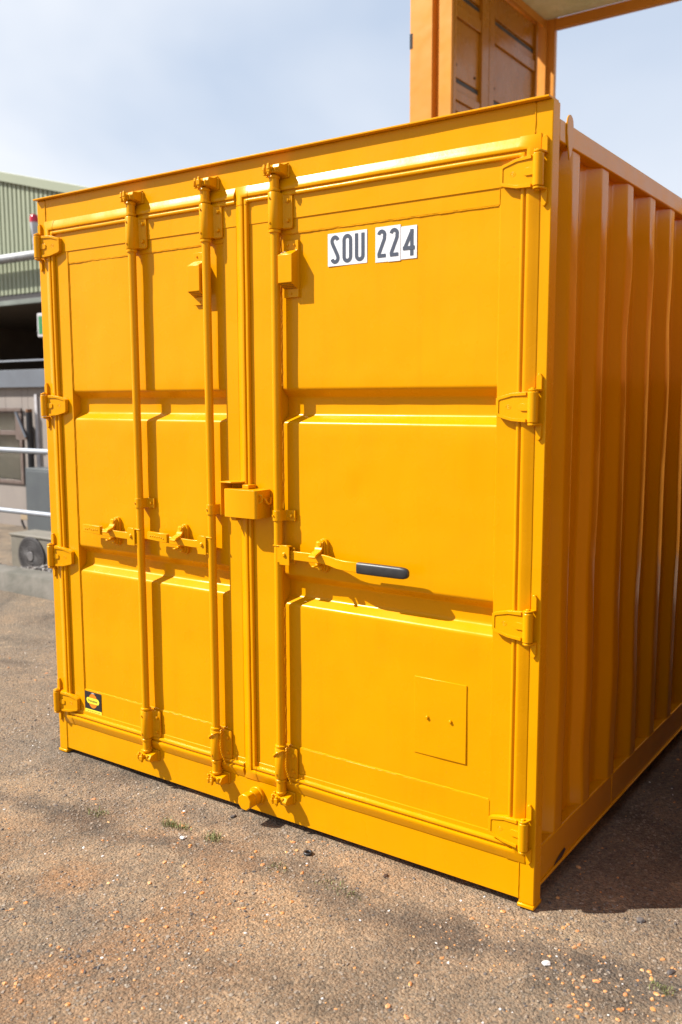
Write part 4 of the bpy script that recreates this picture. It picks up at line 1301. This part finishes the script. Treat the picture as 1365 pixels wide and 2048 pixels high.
# ------------------------------------------------------------------ big shed with pale green cladding
SYP = 11.0
shed = thing('industrial_shed', 'large shed with pale green ribbed cladding and a dark open bay', 'building', (-18, SYP, -0.62))
def verge(x):
    return 6.66 - 0.245 * (x + 15.9)
SX0, SX1 = -26.0, -6.0
m = MB(); vs = []; fs = []
x = SX0; pr = []
while x < SX1:
    pr += [(x, SYP), (x + 0.088, SYP), (x + 0.106, SYP + 0.035), (x + 0.142, SYP + 0.035)]
    x += 0.16
n = len(pr)
vs = [(a, b, 3.96) for a, b in pr] + [(a, b, verge(a)) for a, b in pr]
m.add(vs, [(i, i + 1, i + 1 + n, i + n) for i in range(n - 1)])
on(shed, m, 'wall_cladding', 'clad', smooth=20)
m = MB()
a, b = SX0 - 0.1, SX1
m.add([(a, SYP - 0.09, verge(a) - 0.10), (b, SYP - 0.09, verge(b) - 0.10), (b, SYP - 0.09, verge(b) + 0.12), (a, SYP - 0.09, verge(a) + 0.12), (a, SYP + 0.3, verge(a) - 0.10), (b, SYP + 0.3, verge(b) - 0.10), (b, SYP + 0.3, verge(b) + 0.12), (a, SYP + 0.3, verge(a) + 0.12)], [(0, 1, 2, 3), (7, 6, 5, 4), (0, 4, 5, 1), (1, 5, 6, 2), (2, 6, 7, 3), (3, 7, 4, 0)])
on(shed, m, 'verge_trim', 'clad_trim', bevel=0.01)
on(shed, MB().box(SX0, SX1, SYP - 0.02, SYP + 0.12, 3.72, 3.83), 'lintel', 'lintel', bevel=0.006)
on(shed, MB().box(SX0, SX1, SYP + 0.02, SYP + 0.16, 3.832, 3.958), 'lintel', 'ac_dark')
m = MB()
m.add([(SX0, SYP + 0.31, verge(SX0) + 0.05), (SX1, SYP + 0.31, verge(SX1) + 0.05), (SX1, SYP + 22, verge(SX1) + 0.05), (SX0, SYP + 22, verge(SX0) + 0.05)], [(0, 1, 2, 3)])
on(shed, m, 'roof', 'clad_trim')
for b6 in ((SX0, SX1, SYP + 14, SYP + 14.2, -0.66, 6.0), (SX0, SX0 + 0.2, SYP + 0.2, SYP + 13.99, -0.66, 6.0), (SX1 - 0.2, SX1, SYP + 0.2, SYP + 13.99, -0.66, 4.0)):
    on(shed, MB().box(*b6), 'inner_wall', 'interior')
on(shed, MB().box(SX0 + 0.21, SX1 - 0.21, SYP + 0.2, SYP + 13.9, 4.05, 4.12), 'ceiling', 'interior')
for x in (-20.2, -14.2, -8.0):
    on(shed, MB().box(x, x + 0.25, SYP + 0.18, SYP + 0.43, -0.66, 4.04), 'column', 'interior', bevel=0.01)
on(shed, MB().box(-20.0, -8.2, SYP + 0.45, SYP + 0.50, 2.44, 2.475), 'inner_rail', 'galv')
on(shed, MB().box(SX0, -14.6, SYP + 0.0, SYP + 0.15, -0.66, 1.0), 'plinth_wall', 'interior')

duct = thing('overhead_pipe', 'weathered grey pipe running across the green cladding', 'pipe', (-15, SYP - 0.3, 4.6))
on(duct, MB().tube([(SX0 - 2, SYP - 0.28, 4.72), (-6.2, SYP - 0.28, 4.72)], 0.105, 16), 'tube', 'duct')
for x in (-22.0, -18.5, -13.9, -10.0):
    on(duct, MB().box(x, x + 0.06, SYP - 0.40, SYP - 0.002, 4.58, 4.612), 'bracket', 'duct')
bea = thing('warning_beacon', 'red-topped warning beacon on the pipe by the green cladding', 'beacon', (-14.38, SYP - 0.42, 4.8))
bx_, by_ = -14.15, SYP - 0.42
on(bea, MB().lathe([(0.055, 5.10), (0.062, 5.12), (0.084, 5.30), (0.092, 5.375)], bx_, by_, 20), 'beacon_base', 'beacon_grey')
on(bea, MB().lathe([(0.094, 5.377), (0.094, 5.46), (0.084, 5.51), (0.06, 5.54), (0.02, 5.55)], bx_, by_, 20), 'lens', 'red_lens')
on(bea, MB().lathe([(0.055, 4.90), (0.055, 5.098)], bx_, by_, 16).lathe([(0.05, 4.75), (0.05, 4.899)], bx_, by_, 12), 'stalk', 'beacon_grey')
on(bea, MB().box(bx_ - 0.05, bx_ + 0.05, by_ + 0.03, SYP - 0.19, 4.80, 4.86), 'bracket', 'duct')
sg = thing('safety_sign', 'green sign in a white frame at the edge of the dark bay', 'sign', (-14.0, SYP - 0.08, 2.9))
on(sg, MB().box(-14.69, -13.6, SYP - 0.06, SYP + 0.178, 2.93, 3.47), 'board', 'white_trim', bevel=0.02)
on(sg, MB().box(-14.625, -13.67, SYP - 0.066, SYP - 0.0605, 3.0, 3.40), 'face', 'sign_green')

# ------------------------------------------------------------------ loose stones, tufts and litter on the ground
def in_view(x, y):
    return True
def free(x, y):
    return not (-0.03 < x < W + 0.01 and y > -0.005)
def scatter(n, rmin, rmax, seed, dens=None, area=(-1.6, 3.0, -1.35, 1.6), flat=0.5, sink=0.15, power=1.0):
    rr = random.Random(seed); m = MB(); k = 0; tries = 0
    while k < n and tries < n * 40:
        tries += 1
        x = rr.uniform(area[0], area[1]); y = rr.uniform(area[2], area[3])
        if not free(x, y): continue
        d = Vector((x - CAM.x, y - CAM.y)); dp = d.dot(Vector((fw.x, fw.y)).normalized()); rp_ = d.dot(Vector((rt.x, rt.y)).normalized())
        if abs(rp_) > dp * 0.43 + 0.15: continue
        if dens and rr.random() > dens(x, y): continue
        r = rmin + (rmax - rmin) * rr.random() ** power
        stone(m, (x, y, gz(x, y) + r * flat * sink), r, rr, flat)
        k += 1
    return m
def patchy(s, f=2.0, lo=-0.2):
    def d(x, y):
        return min(1, max(0.04, (noise.noise(Vector((x * f, y * f, s))) - lo) * 1.6))
    return d
def right_heavy(x, y):
    t = min(1, max(0.12, (x - 0.4) / 1.5))
    if x > 2.2 and y > 0: t *= 0.3
    return t * patchy(3.0, 2.5, -0.3)(x, y)
for name, n, r0, r1, sd, dn, mt, lab in (
    ('loose_stones', 1300, 0.003, 0.0095, 1, right_heavy, 'peb_orange', 'scattered orange flint chips on the worn ground'),
    ('loose_stones', 11000, 0.0025, 0.0075, 2, patchy(8, 1.6, -0.35), 'peb_tan', 'fine tan grit scattered over the worn ground'),
    ('loose_stones', 340, 0.0022, 0.0065, 3, None, 'peb_white', 'scattered white stone chips on the worn ground'),
    ('loose_stones', 1500, 0.003, 0.0075, 4, patchy(5, 1.8, -0.2), 'peb_dark', 'scattered dark grit on the worn ground')):
    o = scatter(n, r0, r1, sd, dn, power=2.8).build(name, mt, smooth=25, fix=False)
    kind(o, 'stuff'); tag(o, lab, 'stones')

def tuft(x, y, n, h, seed, label, spread=0.035):
    rr = random.Random(seed); m = MB()
    for i in range(n):
        a = rr.uniform(0, 6.28); d = spread * rr.random() ** 0.7
        bx0, by0 = x + d * cos(a), y + d * 0.6 * sin(a)
        hh = h * rr.uniform(0.45, 1.0); la = rr.uniform(0, 6.28); ln = hh * rr.uniform(0.2, 0.9)
        w = rr.uniform(0.0008, 0.0016)
        z0 = gz(bx0, by0) - 0.002
        px, py = -sin(la) * w, cos(la) * w
        mid = (bx0 + cos(la) * ln * 0.35, by0 + sin(la) * ln * 0.35, z0 + hh * 0.65)
        tip = (bx0 + cos(la) * ln, by0 + sin(la) * ln, z0 + hh * (0.95 if ln < hh * 0.6 else 0.7))
        m.add([(bx0 - px, by0 - py, z0), (bx0 + px, by0 + py, z0), (mid[0] + px * 0.8, mid[1] + py * 0.8, mid[2]), (mid[0] - px * 0.8, mid[1] - py * 0.8, mid[2]), tip], [(0, 1, 2, 3), (3, 2, 4)])
    o = m.build('grass_tuft', 'grass', smooth=180, fix=False)
    return tag(o, label, 'grass', 'small grass tufts along the ground joint')
tuft(0.614, -0.312, 60, 0.022, 1, 'leftmost sparse grass tuft, far from the other tufts', 0.05)
tuft(0.905, -0.228, 60, 0.036, 2, 'tall grass tuft beside an orange leaf, left of the tuft trio')
tuft(0.963, -0.213, 40, 0.024, 3, 'short grass tuft between two taller ones')
tuft(1.100, -0.214, 80, 0.030, 4, 'fullest green grass tuft below the first locking bars', 0.045)
tuft(1.414, -0.246, 40, 0.018, 5, 'thin grass tuft below the black rubber ring', 0.045)
tuft(1.608, -0.222, 60, 0.014, 6, 'low yellowish grass patch below the middle of the right door', 0.06)
tuft(1.700, -0.240, 50, 0.014, 7, 'low grass patch at the right end of the joint tufts', 0.05)
tuft(2.618, -0.149, 60, 0.018, 8, 'grass tuft alone at the lower right corner', 0.04)

# a black rubber ring, chips and bits
m = MB()
m.tube([(1.441 + 0.012 * cos(k * pi / 12), -0.112 + 0.012 * sin(k * pi / 12), gz(1.441, -0.112) + 0.005) for k in range(25)], 0.0042, 8, False)
tag(m.build('rubber_ring', 'rubber', smooth=60), 'small black rubber ring lying on the ground', 'ring')
def chip(name, x, y, r, mat, label, cat, flat=0.35, seed=1):
    m = MB(); stone(m, (x, y, gz(x, y) + r * 0.2), r, random.Random(seed), flat)
    tag(m.build(name, mat, smooth=20), label, cat)
chip('stone_chip', 1.047, -0.046, 0.014, 'peb_dark', 'dark stone chip on the ground near the threaded plug', 'stone', seed=3)
chip('stone_chip', 1.012, -0.271, 0.016, 'peb_white', 'white stone beside the grass tufts', 'stone', seed=4)
chip('stone_chip', 2.328, -0.218, 0.013, 'peb_white', 'white stone flake in front of the right corner post', 'stone', seed=5)
chip('stone_chip', 1.734, -0.087, 0.012, 'rust', 'rusty brown chip near the container sill', 'stone', seed=6)
chip('stone_chip', 2.479, 0.125, 0.018, 'peb_dark', 'dark bluish stone at the edge of the container shadow', 'stone', seed=7)
chip('stone_chip', 2.616, -0.060, 0.013, 'peb_dark', 'dark stone near the lower right grass tuft', 'stone', seed=8)
chip('stone_chip', 0.948, -0.205, 0.012, 'peb_orange', 'orange leaf-like chip by the tall grass tuft', 'stone', seed=9)
